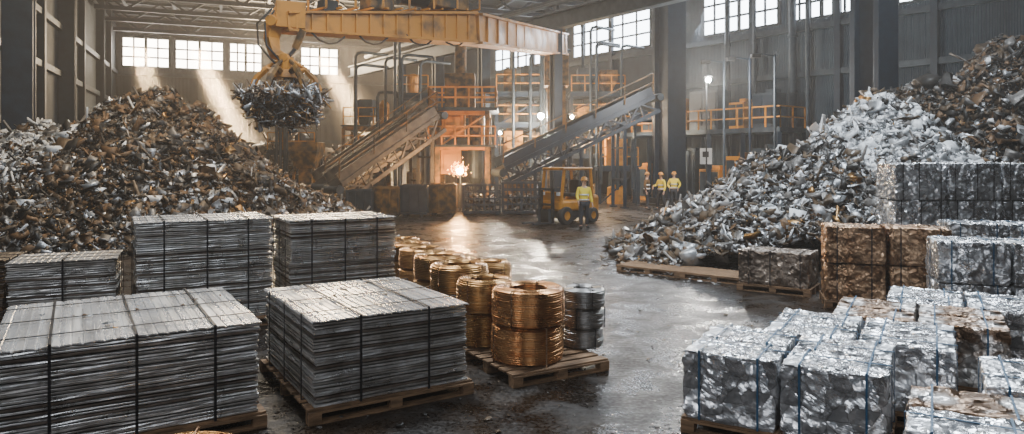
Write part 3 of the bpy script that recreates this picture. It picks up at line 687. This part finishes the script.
# sorting tower
tx0,tx1,ty=at(434,33.5),at(489,33.5),35.4
tw=top('sorting_tower','yellow and grey sorting machine tower with railed deck','machine',((tx0+tx1)/2,ty,0)); cx=(tx0+tx1)/2
for x in (tx0+.1,tx1-.1):
    for y in (ty-1.2,ty+1.2): o=MB(); o.beam((x,y,0),(x,y,4.8),.24,.24); o.box((x,y,.05),(.5,.5,.1)); part(tw,'tower_leg',o,M['yellowdirty'],world=True)
o=MB()
for z in (3.0,4.7):
    for y in (ty-1.2,ty+1.2): o.beam((tx0,y,z),(tx1,y,z),.18,.22)
    for x in (tx0+.1,tx1-.1): o.beam((x,ty-1.2,z),(x,ty+1.2,z),.18,.22)
o.beam((tx0+.1,ty-1.2,3.),(tx1-.1,ty-1.2,4.7),.08,.08)
part(tw,'frame',o,M['yellow'],world=True)
o=MB(); o.box((cx,ty,4.87),(tx1-tx0+.8,3.2,.16)); part(tw,'deck',o,M['steelgrey'],world=True)
o=MB(); o.box((cx,ty-.2,3.08),(tx1-tx0+.6,3.0,.1)); part(tw,'deck',o,M['steelgrey'],world=True)
a=tx0-.3;c=tx1+.3
o=MB(); railing(o,[(a,ty-1.5,4.94),(c,ty-1.5,4.94),(c,ty+1.5,4.94),(a,ty+1.5,4.94),(a,ty-1.5,4.94)],1.0,.6,.04); part(tw,'handrail',o,M['yellow'],world=True)
o=MB(); railing(o,[(a,ty-1.65,3.12),(c,ty-1.65,3.12)],.9,.6,.035); part(tw,'handrail',o,M['yellow'],world=True)
o=MB(); o.box((cx-.5,ty-.2,4.15),(1.1,1.5,1.2)); o.box((cx-.5,ty-.98,4.2),(.8,.06,.7)); part(tw,'hopper',o,M['yellow'],world=True,bevel=.03)
o=MB(); o.cyl((cx+.65,ty-.2,3.14),(cx+.65,ty-.2,4.7),.42,18); o.box((cx+.65,ty-.68,3.9),(.35,.1,.6)); part(tw,'cyclone',o,M['yellowdirty'],world=True)
o=MB(); o.box((cx-.6,ty-.6,2.3),(1.0,.6,1.2)); o.box((cx-.6,ty-.93,2.3),(.7,.06,.8)); part(tw,'panel_housing',o,M['yellow'],world=True,bevel=.02)
o=MB(); o.cyl((cx+.6,ty-.5,1.5),(cx+.6,ty-.5,2.9),.38,16); o.cyl((cx+.6,ty-.5,.9),(cx+.6,ty-.5,1.5),.12,12,r2=.38); part(tw,'cone_separator',o,M['steelgrey'],world=True)
o=MB(); o.box((cx-.5,ty+.1,.6),(1.1,1.2,1.2)); part(tw,'drive_unit',o,M['dark'],world=True,bevel=.04)
o=MB(); o.box((cx-.2,ty+.2,5.9),(1.5,1.3,1.7)); o.cyl((cx-.2,ty+.2,6.7),(cx-.2,ty+.2,8.6),.3); part(tw,'dust_hood',o,M['yellowdirty'],world=True,bevel=.03)
def plant(px0,px1,Y,levels,label,fm,pm,seed,dp=2.2):
    rr=random.Random(seed); x0,x1=at(px0,Y),at(px1,Y); e=top('process_machine',label,'machine',((x0+x1)/2,Y,0),0,'processing plant machinery'); H=levels[-1]
    nx=max(2,int((x1-x0)/1.8)+1)
    for i in range(nx):
        x=x0+(x1-x0)*i/(nx-1)
        for y in (Y-dp/2,Y+dp/2): o=MB(); o.beam((x,y,0),(x,y,H),.18,.18); part(e,'tower_leg',o,fm,world=True)
    o=MB()
    for z in levels:
        for y in (Y-dp/2,Y+dp/2): o.beam((x0,y,z),(x1,y,z),.14,.22)
        for i in range(nx): x=x0+(x1-x0)*i/(nx-1); o.beam((x,Y-dp/2,z),(x,Y+dp/2,z),.12,.18)
    zp=0
    for z in levels:
        for i in range(nx-1):
            xa=x0+(x1-x0)*i/(nx-1); xb=x0+(x1-x0)*(i+1)/(nx-1)
            if rr.random()<.6 or len(levels)==1 or z==levels[-1]: o.beam((xa,Y-dp/2,zp),(xb,Y-dp/2,z),.08,.08)
        o.beam((x0,Y-dp/2,zp),(x0,Y-dp/2,z),.1,.1); zp=z
    part(e,'frame',o,fm,world=True)
    for z in levels: o=MB(); o.box(((x0+x1)/2,Y,z+.15),(x1-x0+.3,dp+.2,.08)); part(e,'deck',o,M['steelgrey'],world=True)
    for z in levels: o=MB(); railing(o,[(x0,Y-dp/2-.05,z+.18),(x1,Y-dp/2-.05,z+.18)],1.0,.8,.03); part(e,'handrail',o,M['yellow'],world=True)
    zp=0
    for z in list(levels)+[H+2]:
        x=x0+.4
        while x<x1-.6:
            w=rr.uniform(.6,1.3); h=min((z-zp)*.85-.2,rr.uniform(.9,2.0)); w=min(w,x1-x-.1); o=MB(); zb=zp+(.19 if zp else 0)
            t=rr.random()
            if t<.45: o.box((x+w/2,Y,zb+h/2),(w,dp*.6,h)); o.box((x+w/2,Y-dp*.3-.03,zb+h*.5),(w*.7,.06,h*.6)); o.box((x+w*.3,Y,zb+h+.08),(w*.3,.4,.16))
            elif t<.75: o.cyl((x+w/2,Y,zb),(x+w/2,Y,zb+h*.85),w*.42,16); o.cyl((x+w/2,Y,zb+h*.85),(x+w/2,Y,zb+h),w*.42,16,r2=w*.15)
            else: o.box((x+w/2,Y,zb+h*.75),(w*.9,dp*.6,h*.5)); o.box((x+w/2,Y,zb+h*.25),(w*.35,dp*.3,h*.5),taper=2.3)
            part(e,'machine_unit',o,rr.choice([pm,M['yellow'],M['steelgrey'],M['yellowdirty']]),world=True,bevel=.02); x+=w+rr.uniform(.1,.5)
        zp=z
    for i in range(4):
        x=rr.uniform(x0,x1); zt=H+rr.uniform(1.5,4.5); o=MB(); o.sweep([(x,Y-dp/2-.2,rr.uniform(.5,2)),(x,Y-dp/2-.2,zt-.3),(x+.1,Y-dp/2-.1,zt-.08),(x+.35,Y-dp/2,zt),(x+1.6,Y,zt)],.09,8); part(e,'pipe',o,M['steelgrey'],world=True)
    return e
plant(497,546,42,(2.6,4.4,6.2),'ochre and grey processing plant with railed decks',M['steel'],M['yellowdirty'],1)
plant(570,622,44,(2.6,4.6,6.4),'grey blue plant framework with tanks and rails',M['steel'],M['steelgrey'],2)
plant(348,392,41,(2.6,4.2),'dusty ochre machinery framework behind conveyors',M['yellowdirty'],M['yellowdirty'],4)
plant(398,430,40.5,(3.2,6.0),'tall dark plant framework behind the conveyors',M['steel'],M['yellowdirty'],5,1.8)
plant(598,636,38.4,(1.9,),'low yellow and grey machinery row near workers',M['steel'],M['yellow'],8,1.2)
plant(272,318,41.2,(2.8,),'dusty grey machinery row beside distant scrap',M['steel'],M['steelgrey'],9,1.4)
def bin_box(x0,x1,y,dp,h,label,m,cage=False,name='scrap_container'):
    e=top(name,label,'metal container',((x0+x1)/2,y,0),0,'steel scrap containers'); w=x1-x0; o=MB()
    if cage:
        for yy in (-dp/2,dp/2):
            n=int(w/.2)
            for i in range(n+1): o.beam((-w/2+w*i/n,yy,.12),(-w/2+w*i/n,yy,h),.045 if i%4 else .1,.045)
            for z in (.15,h*.35,h*.55,h*.78,h): o.beam((-w/2,yy,z),(w/2,yy,z),.07,.07)
        for xx in (-w/2,w/2):
            n=int(dp/.28)
            for i in range(n+1): o.beam((xx,-dp/2+dp*i/n,.12),(xx,-dp/2+dp*i/n,h),.035,.035)
            for z in (.15,h*.5,h): o.beam((xx,-dp/2,z),(xx,dp/2,z),.08,.08)
        o.box((0,0,.1),(w,dp,.08))
        for xx in (-w/2+.1,w/2-.1):
            for yy in (-dp/2+.1,dp/2-.1): o.box((xx,yy,.04),(.12,.12,.08))
        part(e,'cage',o,m)
    else:
        t=.06; o.box((0,0,.14),(w,dp,.08))
        for yy in (-1,1): o.box((0,yy*(dp/2-t/2),h/2+.1),(w,t,h-.2))
        for xx in (-1,1): o.box((xx*(w/2-t/2),0,h/2+.1),(t,dp-2*t,h-.2))
        n=max(3,int(w/.5))
        for i in range(n+1): o.box((-w/2+w*i/n,-dp/2-.03,h/2+.1),(.08,.06,h-.2))
        o.box((0,-dp/2-.02,h),(w+.1,.1,.1)); o.box((0,dp/2+.02,h),(w+.1,.1,.1))
        part(e,'body',o,m)
        for xx in (-w/2+.2,w/2-.2): o=MB(); o.box((xx,0,.05),(.14,dp,.10)); part(e,'skid',o,M['dark'])
    rng=np.random.default_rng(int(abs(x0*100))+3); N=int(90*w*dp/2); hh=h*(.62 if cage else .85)
    P=np.stack([rng.uniform(x0+.25,x1-.25,N),rng.uniform(y-dp/2+.25,y+dp/2-.25,N),rng.uniform(.35,hh,N)],1)
    V,Fa,mm=shards(P,np.tile([0,0,1.],(N,1)),np.full(N,.12),rng,rng.choice([0,3,4,5,2,5],N),zmin=.19)
    V[:,0]=np.clip(V[:,0],x0+.08,x1-.08); V[:,1]=np.clip(V[:,1],y-dp/2+.08,y+dp/2-.08)
    org=np.array([(x0+x1)/2,y,.19]); me=fast_mesh('container_scrap',V-org,Fa,mm,SM); q=link(bpy.data.objects.new('container_scrap',me)); q.location=org
    q['label']='loose scrap metal filling a container';q['category']='scrap metal';q['kind']='stuff'
bin_box(at(350,28.8),at(373,28.8),28.8,1.0,1.15,'low grey steel bin of scrap beside the heap',M['steelgrey'])
bin_box(at(376,29.6),at(400,29.6),29.6,1.0,1.25,'rusty ochre steel container of scrap',M['yellowdirty'])
bin_box(at(402,30.2),at(428,30.2),30.2,1.1,1.3,'grey steel container beside another container',M['steelgrey'])
bin_box(at(430,31),at(456,31),31.2,1.3,1.3,'rusty yellow steel container near the lamp',M['yellowdirty'])
bin_box(at(464,31),at(500,31),31.2,1.3,1.3,'dark mesh cage container in front of the lamp',M['steelgrey'],True,'cage_container')
bin_box(at(503,31),at(540,31),31.2,1.3,1.4,'dark mesh cage container at end of row',M['steelgrey'],True,'cage_container')
bin_box(at(506,36),at(536,36),37.2,1.4,1.3,'long ochre steel skip under the blue conveyor',M['yellowdirty'])
hx=at(307,38); hp=top('feed_hopper','small yellow feed hopper machine on legs','machine',(hx,38,0))
o=MB(); o.box((hx,38,2.4),(.9,.9,.9),taper=1.7); o.box((hx,38,3.1),(1.55,1.55,.5)); part(hp,'hopper',o,M['yellowdirty'],world=True,bevel=.03)
for sx in (-.5,.5):
    for sy in (-.5,.5):
        o=MB(); o.beam((hx+sx*1.2,38+sy*1.2,0),(hx+sx,38+sy,2.9),.12,.12); part(hp,'leg',o,M['yellowdirty'],world=True)
o=MB(); o.box((hx,38,1.1),(.7,.8,1.7)); part(hp,'motor_housing',o,M['yellowdirty'],world=True,bevel=.03)

# raised platform
pa=Vector((6.6,42.3,0)); pb=Vector((13.0,34.0,0)); dd=(pb-pa).normalized(); nn=Vector((-dd.y,dd.x,0)); nn= nn if nn.y>0 else -nn
pf=top('raised_platform','grey steel mezzanine platform with railing and machinery cabinets','platform',tuple((pa+pb)/2)); L=(pb-pa).length; DZ=3.9
ctr=(pa+pb)/2+nn*1.2; ang=math.atan2(dd.y,dd.x)
o=MB(); o.box((ctr.x,ctr.y,DZ),(L,2.4,.25),rot=ang); part(pf,'deck',o,M['steelgrey'],world=True)
for i in range(6):
    for q in (.1,2.3): o=MB(); p=pa+dd*(.1+(L-.2)*i/5)+nn*q; o.beam((p.x,p.y,0),(p.x,p.y,DZ-.1),.2,.2); part(pf,'support_leg',o,M['steel'],world=True)
o=MB(); z=Vector((0,0,DZ+.1)); railing(o,[pa+nn*2.3+z,pa+z+nn*.05,pb+z+nn*.05,pb+nn*2.3+z],1.05,.8,.035); part(pf,'handrail',o,M['yellow'],world=True)
def cabinet(t,q,w,dp,h,m,z0=0,lab='grey'):
    p=pa+dd*(L*t)+nn*q; e=top('machine_cabinet','%s steel machine cabinet %s'%(lab,'on the platform deck' if z0 else 'standing under the platform'),'cabinet',(p.x,p.y,z0),ang,'machine cabinets at platform')
    o=MB(); o.box((0,0,h/2),(w,dp,h)); o.box((w*.2,0,h+.1),(w*.4,dp*.5,.2)); part(e,'body',o,M[m],bevel=.03)
    for k in (-1,1):
        o=MB(); o.box((k*w*.24,-dp/2-.02,h*.52),(w*.42,.04,h*.8)); dr=part(e,'door',o,M['steelgrey'] if m!='steelgrey' else M['steel'])
        o=MB(); o.box((k*w*.08,-dp/2-.06,h*.5),(.04,.05,.25)); hd=part(e,'handle',o,M['dark']); hd.parent=dr
for t,w,h,m,lb in ((.08,1.2,2.0,'yellow','yellow'),(.24,1.3,2.6,'steelgrey','grey'),(.4,1.5,2.9,'steelgrey','grey'),(.56,1.3,1.9,'yellow','yellow'),(.72,1.2,2.6,'yellow','yellow'),(.88,1.4,3.0,'steelgrey','grey')): cabinet(t,1.2,w,1.1,h,m,0,lb)
for t,w,h,m,lb in ((.15,1.0,1.2,'yellow','yellow'),(.33,.9,1.7,'yellow','yellow'),(.52,1.9,2.2,'steelgrey','grey'),(.72,.9,1.4,'yellow','yellow'),(.87,1.2,1.8,'steelgrey','grey')): cabinet(t,1.3,w,1.2,h,m,DZ+.125,lb)
sg=pa+dd*(L*.6)-nn*.02; e=top('safety_sign','plain white safety notice board on platform','sign',(sg.x,sg.y,2.2),ang)
o=MB(); o.box((0,-.14,.4),(.75,.04,.85)); part(e,'board',o,M['white']); o=MB(); o.box((0,-.165,.5),(.4,.01,.3)); part(e,'pictogram',o,M['dark'])
for (px,Y,m) in ((724,33,'steelgrey'),(750,32,'steel'),(775,31,'steelgrey')):
    X=at(px,Y)
    e=top('lamp_post','slim grey lamp post with work light','lamp post',(X,Y,0),0,'slim work light posts')
    o=MB(); o.cyl((0,0,0),(0,0,7.1),.06,10); o.cyl((0,0,0),(0,0,.1),.2,12); part(e,'pole',o,M[m])
    o=MB(); o.beam((0,0,7.0),(-.9,-.1,7.1),.06,.06); part(e,'bracket',o,M[m])
    o=MB(); o.box((-.9,-.1,7.0),(.4,.3,.16)); part(e,'lamp_head',o,M['dark'],bevel=.02)
for px,r in ((735,.16),(762,.1),(800,.2),(815,.12),(590,.12),(540,.15)):
    p=onright(px,.75); o=MB(); o.cyl((p.x,p.y,0),(p.x,p.y,13.9),r,12)
    for z in (3,6,9,12): o.cyl((p.x,p.y,z),(p.x,p.y,z+.15),r*1.3,12)
    single('wall_pipe',o,M['steelgrey'],'vertical grey service pipe along the hall wall','pipe',origin=(p.x,p.y,0),group='vertical wall pipes')
def worklamp(px,py,Y,base,m,energy,col,label,r=.13,fwd=.35):
    X=at(px,Y);z=zz(py,Y); e=top('work_lamp',label,'lamp',(X,Y,base),0,'bright work lamps')
    o=MB(); o.cyl((0,.25,0),(0,.25,z-base+.2),.035,8); o.cyl((0,.25,0),(0,.25,.03),.18,12); part(e,'stand',o,M['dark'])
    R_=.14
    o=MB(); o.lathe([(R_*.3,R_*1.3),(R_*1.25,R_*1.3),(R_*1.35,R_*1.0),(R_*1.28,R_*1.0),(R_*1.18,R_*1.2),(R_*.3,R_*1.2)],16,(0,.0,z-base)); part(e,'lamp_shade',o,M['dark'])
    o=MB(); o.ball((0,-.02,z-base),r,8); part(e,'bulb',o,m,smooth=True)
    l=bpy.data.lights.new('lamp_light','POINT'); l.energy=energy; l.color=col; l.shadow_soft_size=.1; lo=link(bpy.data.objects.new('lamp_light',l)); lo.location=(0,-fwd,z-base); lo.parent=e
worklamp(460,171,32.5,0,M['lampwarm'],700,(1,.48,.16),'bright warm work lamp at foot of the sorting tower',.14,.5)
rg=random.Random(3); o=MB(); Xs,Zs=at(460,32.35),zz(171,32.35)  # added emissive beads imitating an orange halo round the lamp
for i in range(190):
    a=rg.random()*2*math.pi; el=rg.uniform(-.6,1.4); r=.15+abs(rg.gauss(0,.18))
    x=Xs+r*math.cos(a)*math.cos(el); y=32.35+r*math.sin(a)*math.cos(el)*.3; z=Zs+r*math.sin(el)-.25*r*r
    o.ball((x,y,max(.05,z)),rg.uniform(.008,.018),3)
single('lamp_halo_beads',o,M['spark'],'glowing orange beads added as lamp sparks','halo',origin=(Xs,32.35,Zs),kind='stuff')
worklamp(541,116,39.5,0,M['lampcool'],2200,(1,.88,.7),'bright work lamp above the conveyor',.17)
worklamp(572,117,39,0,M['lampwarm'],900,(1,.7,.4),'small warm work lamp by the conveyor',.10)
worklamp(708,80,31.5,0,M['lampcool'],1700,(1,.95,.88),'bright white work lamp above the platform',.12)
worklamp(590,128,39,0,M['lampwarm'],400,(1,.7,.4),'small warm work lamp beside plant framework',.06)
worklamp(500,133,37.0,0,M['lampcool'],400,(1,.85,.65),'small white work lamp beside the tower',.08)

# ------------------------------------------------------------ forklift
def forklift(loc,rot):
    e=top('forklift','compact yellow forklift truck with rounded cab on floor','forklift',(loc[0],loc[1],0),rot); Yl=M['cabyellow']
    o=MB(); o.box((-.15,0,.70),(1.9,1.12,.40)); o.box((-.80,0,.96),(.7,1.0,.22),taper=.88); part(e,'chassis',o,Yl,bevel=.09)
    o=MB(); o.box((-.15,0,.38),(1.7,.95,.3)); part(e,'underframe',o,M['dark'],bevel=.03)
    o=MB(); o.box((-1.15,0,.72),(.42,1.15,.72)); part(e,'counterweight',o,Yl,bevel=.13)
    o=MB()
    for i in range(5): o.box((-1.37,0,.52+i*.09),(.03,.7,.045))
    part(e,'radiator_grille',o,M['dark'])
    o=MB(); o.box((-.28,0,1.08),(.5,.55,.14)); o.box((-.55,0,1.38),(.14,.52,.55)); part(e,'seat',o,M['black'],bevel=.04)
    o=MB(); o.beam((.3,0,1.0),(.15,0,1.35),.06,.06); o.lathe([(.17,-.012),(.2,-.012),(.2,.012),(.17,.012)],20,(.13,0,1.37),closed=True); part(e,'steering_wheel',o,M['black'])
    for x0,x1 in ((-1.0,-.88),(.74,.58)):
        for y in (-.51,.51): o=MB(); o.beam((x0,y,.85),(x1,y,2.05),.08,.08); part(e,'cab_post',o,Yl)
    o=MB(); o.box((.72,0,1.05),(.07,1.0,.34)); part(e,'front_panel',o,Yl,bevel=.03)
    o=MB(); o.box((-.15,0,2.08),(1.65,1.14,.11)); part(e,'roof',o,Yl,bevel=.05)
    o=MB()
    for y in (-.3,.3): o.box((.98,y,.72),(.1,.1,1.3))
    for z in (.2,.75,1.32): o.box((.98,0,z),(.1,.7,.08))
    part(e,'mast',o,M['dark'])
    o=MB(); o.box((1.06,0,.4),(.06,.9,.35)); part(e,'carriage',o,M['dark'])
    for y in (-.28,.28): o=MB(); o.box((1.1,y,.33),(.05,.12,.55)); o.box((1.52,y,.09),(.85,.12,.05)); part(e,'fork',o,M['steelgrey'])
    for x,r in ((.55,.34),(-.92,.30)):
        for y in (-.54,.54):
            o=MB(); o.lathe([(r*.5,-.12),(r*.92,-.12),(r,-.08),(r,.08),(r*.92,.12),(r*.5,.12)],20,(x,y,r),axis='y',closed=True,mi=0); o.lathe([(.01,-.06),(r*.52,-.10),(r*.52,.10),(.01,.06)],16,(x,y,r),axis='y',mi=1)
            part(e,'wheel',o,[M['black'],M['cabyellow']])
    o=MB(); o.ball((-.5,.0,2.18),.08,8); part(e,'beacon',o,M['s_rust'],smooth=True)
    for y in (-.4,.4): o=MB(); o.box((.78,y,1.15),(.05,.16,.12)); part(e,'headlight',o,M['white'])
    return e
forklift((at(565,26.8),26.8),D(-138))

# ------------------------------------------------------------ people
def skinobj(name,verts,edges,rads,par,m,sub=2):
    me=bpy.data.meshes.new(name); me.from_pydata(verts,edges,[]); o=link(bpy.data.objects.new(name,me))
    s=o.modifiers.new('skin','SKIN'); s.use_smooth_shade=True
    for i,sv in enumerate(me.skin_vertices[0].data):
        r=rads[i]; sv.radius=(r,r) if not isinstance(r,tuple) else r; sv.use_root=(i==0); sv.use_loose=False
    ss=o.modifiers.new('sub','SUBSURF'); ss.levels=sub; ss.render_levels=sub
    dg=bpy.context.evaluated_depsgraph_get(); dg.update(); me2=bpy.data.meshes.new_from_object(o.evaluated_get(dg)); o.modifiers.clear(); o.data=me2
    me2.materials.clear(); me2.materials.append(m); me2.polygons.foreach_set('use_smooth',[True]*len(me2.polygons)); me2.update()
    o.parent=par; return o
def person(loc,rot,label,arms=((.24,.03,1.14,.27,-.05,.90),(.24,.03,1.14,.27,-.05,.90)),stride=.06,top_m='vest',hatm='yellow'):
    e=top('person',label,'person',(loc[0],loc[1],0),rot)
    V=[(0,0,.95),(0,.0,1.15),(0,.01,1.36),(0,.01,1.50),(0,-.01,1.58),(0,-.015,1.655),(0,-.01,1.70)]
    Rr=[(.15,.11),(.13,.10),(.16,.11),(.055,.055),(.06,.065),(.078,.095),(.07,.085)]
    E=[(0,1),(1,2),(2,3),(3,4),(4,5),(5,6)]
    JV=[(0,0,.92),(0,0,1.15),(0,.01,1.36),(0,.01,1.47)]; JR=[(.18,.14),(.155,.125),(.185,.135),(.08,.07)]; JE=[(0,1),(1,2),(2,3)]
    TV=[(0,0,.95)]; TR=[(.165,.13)]; TE=[]
    V.append((0,-.115,1.645)); Rr.append(.013); E.append((5,len(V)-1))
    for k,s in enumerate((-1,1)):
        ex,ey,ez,wx,wy,wz=arms[k]
        i=len(V); V+=[(s*.18,.01,1.42),(s*ex,ey,ez),(s*wx,wy,wz),(s*(wx+.005),wy-.03,wz-.07)]; Rr+=[.055,.042,.027,(.04,.02)]; E+=[(2,i),(i,i+1),(i+1,i+2),(i+2,i+3)]
        hx,hy,hz=V[i+3]
        for q in range(4):
            j=len(V); fx=hx; fy=hy+(q-1.5)*.021; ln=(.032,.038,.035,.027)[q]
            V+=[(fx,fy,hz-.03),(fx-s*.004,fy-.004,hz-.03-ln),(fx-s*.018,fy-.008,hz-.03-ln*1.9)]; Rr+=[.0095,.009,.008]; E+=[(i+3,j),(j,j+1),(j+1,j+2)]
        j=len(V); V+=[(hx-s*.01,hy-.038,hz+.01),(hx-s*.018,hy-.055,hz-.02)]; Rr+=[.010,.009]; E+=[(i+3,j),(j,j+1)]
        i=len(V); st=stride*s; V+=[(s*.10,0,.9),(s*.12,-.02+st*.5,.5),(s*.14,.02+st,.09),(s*.16,-.15+st,.045)]; Rr+=[(.095,.10),.062,.042,.04]; E+=[(0,i),(i,i+1),(i+1,i+2),(i+2,i+3)]
        i=len(JV); JV+=[(s*.185,.01,1.41),(s*ex,ey,ez),(s*wx,wy,wz+.02)]; JR+=[.075,.06,.045]; JE+=[(2,i),(i,i+1),(i+1,i+2)]
        i=len(TV); TV+=[(s*.10,0,.88),(s*.12,-.02+st*.5,.5),(s*.14,.02+st,.12)]; TR+=[(.105,.12),.08,.068]; TE+=[(0,i),(i,i+1),(i+1,i+2)]
        o=MB(); o.ball((s*.15,-.055+st,.06),.06,8,sc=(.85,2.3,1))
        for z in range(len(o.v)): o.v[z]=(o.v[z][0],o.v[z][1],max(0,o.v[z][2]))
        part(e,'boot',o,M['black'],smooth=True)
    skinobj('body',V,E,Rr,e,M['skin']); skinobj('jacket',JV,JE,JR,e,M[top_m]); skinobj('trousers',TV,TE,TR,e,M['navy'])
    for z,rx,ry in ((1.02,.185,.145),(1.2,.175,.145)):
        o=MB(); prof=[(1,-.025),(1.03,-.025),(1.03,.025),(1,.025)]; o.lathe(prof,24,(0,0,0),closed=True); o.v=[(v[0]*rx,v[1]*ry,v[2]+z) for v in o.v]; part(e,'reflective_stripe',o,M['reflect'],smooth=True)
    o=MB(); prof=[(.135,0),(.135,.012),(.112,.02),(.108,.06),(.085,.105),(.045,.13),(.001,.137)]; o.lathe(prof,24,(0,-.01,1.70)); o.ball((0,-.11,1.705),.06,6,sc=(1.2,.8,.12)); part(e,'hard_hat',o,M[hatm],smooth=True)
    o=MB(); o.ball((0,.035,1.665),.085,8,sc=(1,.9,.95)); part(e,'hair',o,M['hair'],smooth=True)
    for s in (-1,1):
        o=MB(); o.ball((s*.03,-.098,1.665),.011,6); part(e,'eye',o,M['black'],smooth=True)
        o=MB(); o.ball((s*.083,-.005,1.65),.024,6,sc=(.4,.8,1.2)); part(e,'ear',o,M['skin'],smooth=True)
    o=MB(); o.ball((0,-.097,1.605),.02,6,sc=(1.1,.4,.3)); part(e,'mouth',o,M['s_rust'],smooth=True)
    return e
person((at(584,24.6),24.6),D(10),'person in yellow high-visibility jacket, dark trousers and hard hat beside forklift',arms=((.26,-.02,1.15,.25,-.18,.98),(.25,.03,1.14,.28,-.05,.90)),stride=.09)
person((at(661,33.6),33.6),D(-60),'person in yellow high-visibility jacket gesturing towards a colleague',arms=((.27,-.06,1.17,.20,-.30,1.15),(.25,.03,1.14,.27,-.05,.90)),stride=.13)
person((at(647,33.9),33.9),D(60),'person in muted high-visibility jacket and hard hat standing and talking',stride=.06,top_m='yellowdirty')
person((at(674,34.9),34.9),D(-20),'person in yellow high-visibility jacket standing beside the steel column',arms=((.30,.04,1.17,.20,-.06,.98),(.30,.04,1.17,.20,-.06,.98)),stride=.08)

# ------------------------------------------------------------ lights
def area(loc,tgt,sx,sy,e,col,name='area_fill',spread=None):  # default name covers added fill lights; the roof has no openings
    l=bpy.data.lights.new(name,'AREA'); l.shape='RECTANGLE'; l.size=sx; l.size_y=sy; l.energy=e; l.color=col
    if spread: l.spread=D(spread)
    o=link(bpy.data.objects.new(name,l)); o.location=loc; d=Vector(tgt)-Vector(loc); o.rotation_euler=d.to_track_quat('-Z','Y').to_euler(); return o
area((-4,13,13.8),(-3,9,0),4,3,2400,(.86,.93,1.0))  # added overhead fills under the closed roof
area((7,14,13.8),(5,9,0),4,3,2600,(.82,.91,1.0))
area((-10,22,13.8),(-12,21,0),4,4,1600,(1.0,.82,.58))
area((14,20,13.8),(11,19,0),3,3,1200,(.84,.92,1.0))
area((0,36,13.6),(0,32,0),10,5,450,(.97,.88,.78))
area((9,44,11),(2,24,0),8,1.5,1000,(.84,.91,1.0))  # added lights boosting the daylight from the windows
area((-16,58,11),(-6,22,0),12,2,6500,(1.0,.73,.43))
area((-8,-2,6),(-2,9,.5),5,3,520,(.94,.95,1.0))  # added fills from behind the camera
area((2,-3,6),(3,9,.3),5,3,200,(.86,.92,1.0))
# sunbeam lamps inside the back windows, with beam-shaped dust volumes added to show them
dm=bpy.data.materials.new('sunlit_dust'); dm.use_nodes=True; nt=dm.node_tree
for nd in list(nt.nodes):
    if nd.type!='OUTPUT_MATERIAL': nt.nodes.remove(nd)
vs=nt.nodes.new('ShaderNodeVolumeScatter'); vs.inputs['Density'].default_value=.022; vs.inputs['Anisotropy'].default_value=.35; vs.inputs['Color'].default_value=(1,.86,.68,1)
nt.links.new(vs.outputs['Volume'],nt.nodes['Material Output'].inputs['Volume'])
for px,tpx,k in ((140,180,.7),(198,268,1.3),(322,404,.8)):
    p=onback(px,.9); Yt=46; s0=Vector((p.x,p.y,11.5)); s1=Vector((at(tpx,Yt),Yt,0)); area(tuple(s0),tuple(s1),1.2,.9,900*k,(1.0,.72,.42),'window_sunbeam',9)
    s1=s0.lerp(s1,.97); o=MB(); o.beam(s0+(s1-s0).normalized()*.3,s1,1.5,1.2,w2=5.0,h2=4.0)
    q=single('sunlit_dust_shaft',o,dm,'hazy light shaft from high window, shown by added dust volume','sunbeam',origin=tuple(s1),group='sunlit dust shafts',kind='stuff')
w=bpy.data.worlds.new('world'); SC.world=w; w.use_nodes=True; nt=w.node_tree
bg=nt.nodes['Background']; bg.inputs['Color'].default_value=(.38,.46,.58,1); bg.inputs['Strength'].default_value=.15
vs=nt.nodes.new('ShaderNodeVolumeScatter'); vs.inputs['Density'].default_value=.0019; vs.inputs['Anisotropy'].default_value=.5; vs.inputs['Color'].default_value=(1,.96,.91,1)
nt.links.new(vs.outputs['Volume'],nt.nodes['World Output'].inputs['Volume'])
cd=bpy.data.cameras.new('camera'); cam=link(bpy.data.objects.new('camera',cd)); cam.location=(0,0,CH); cam.rotation_euler=(D(90),0,0)
cd.sensor_width=36; cd.lens=F*36/1024; cd.shift_y=-(217-HY)/1024; cd.clip_end=300
SC.camera=cam
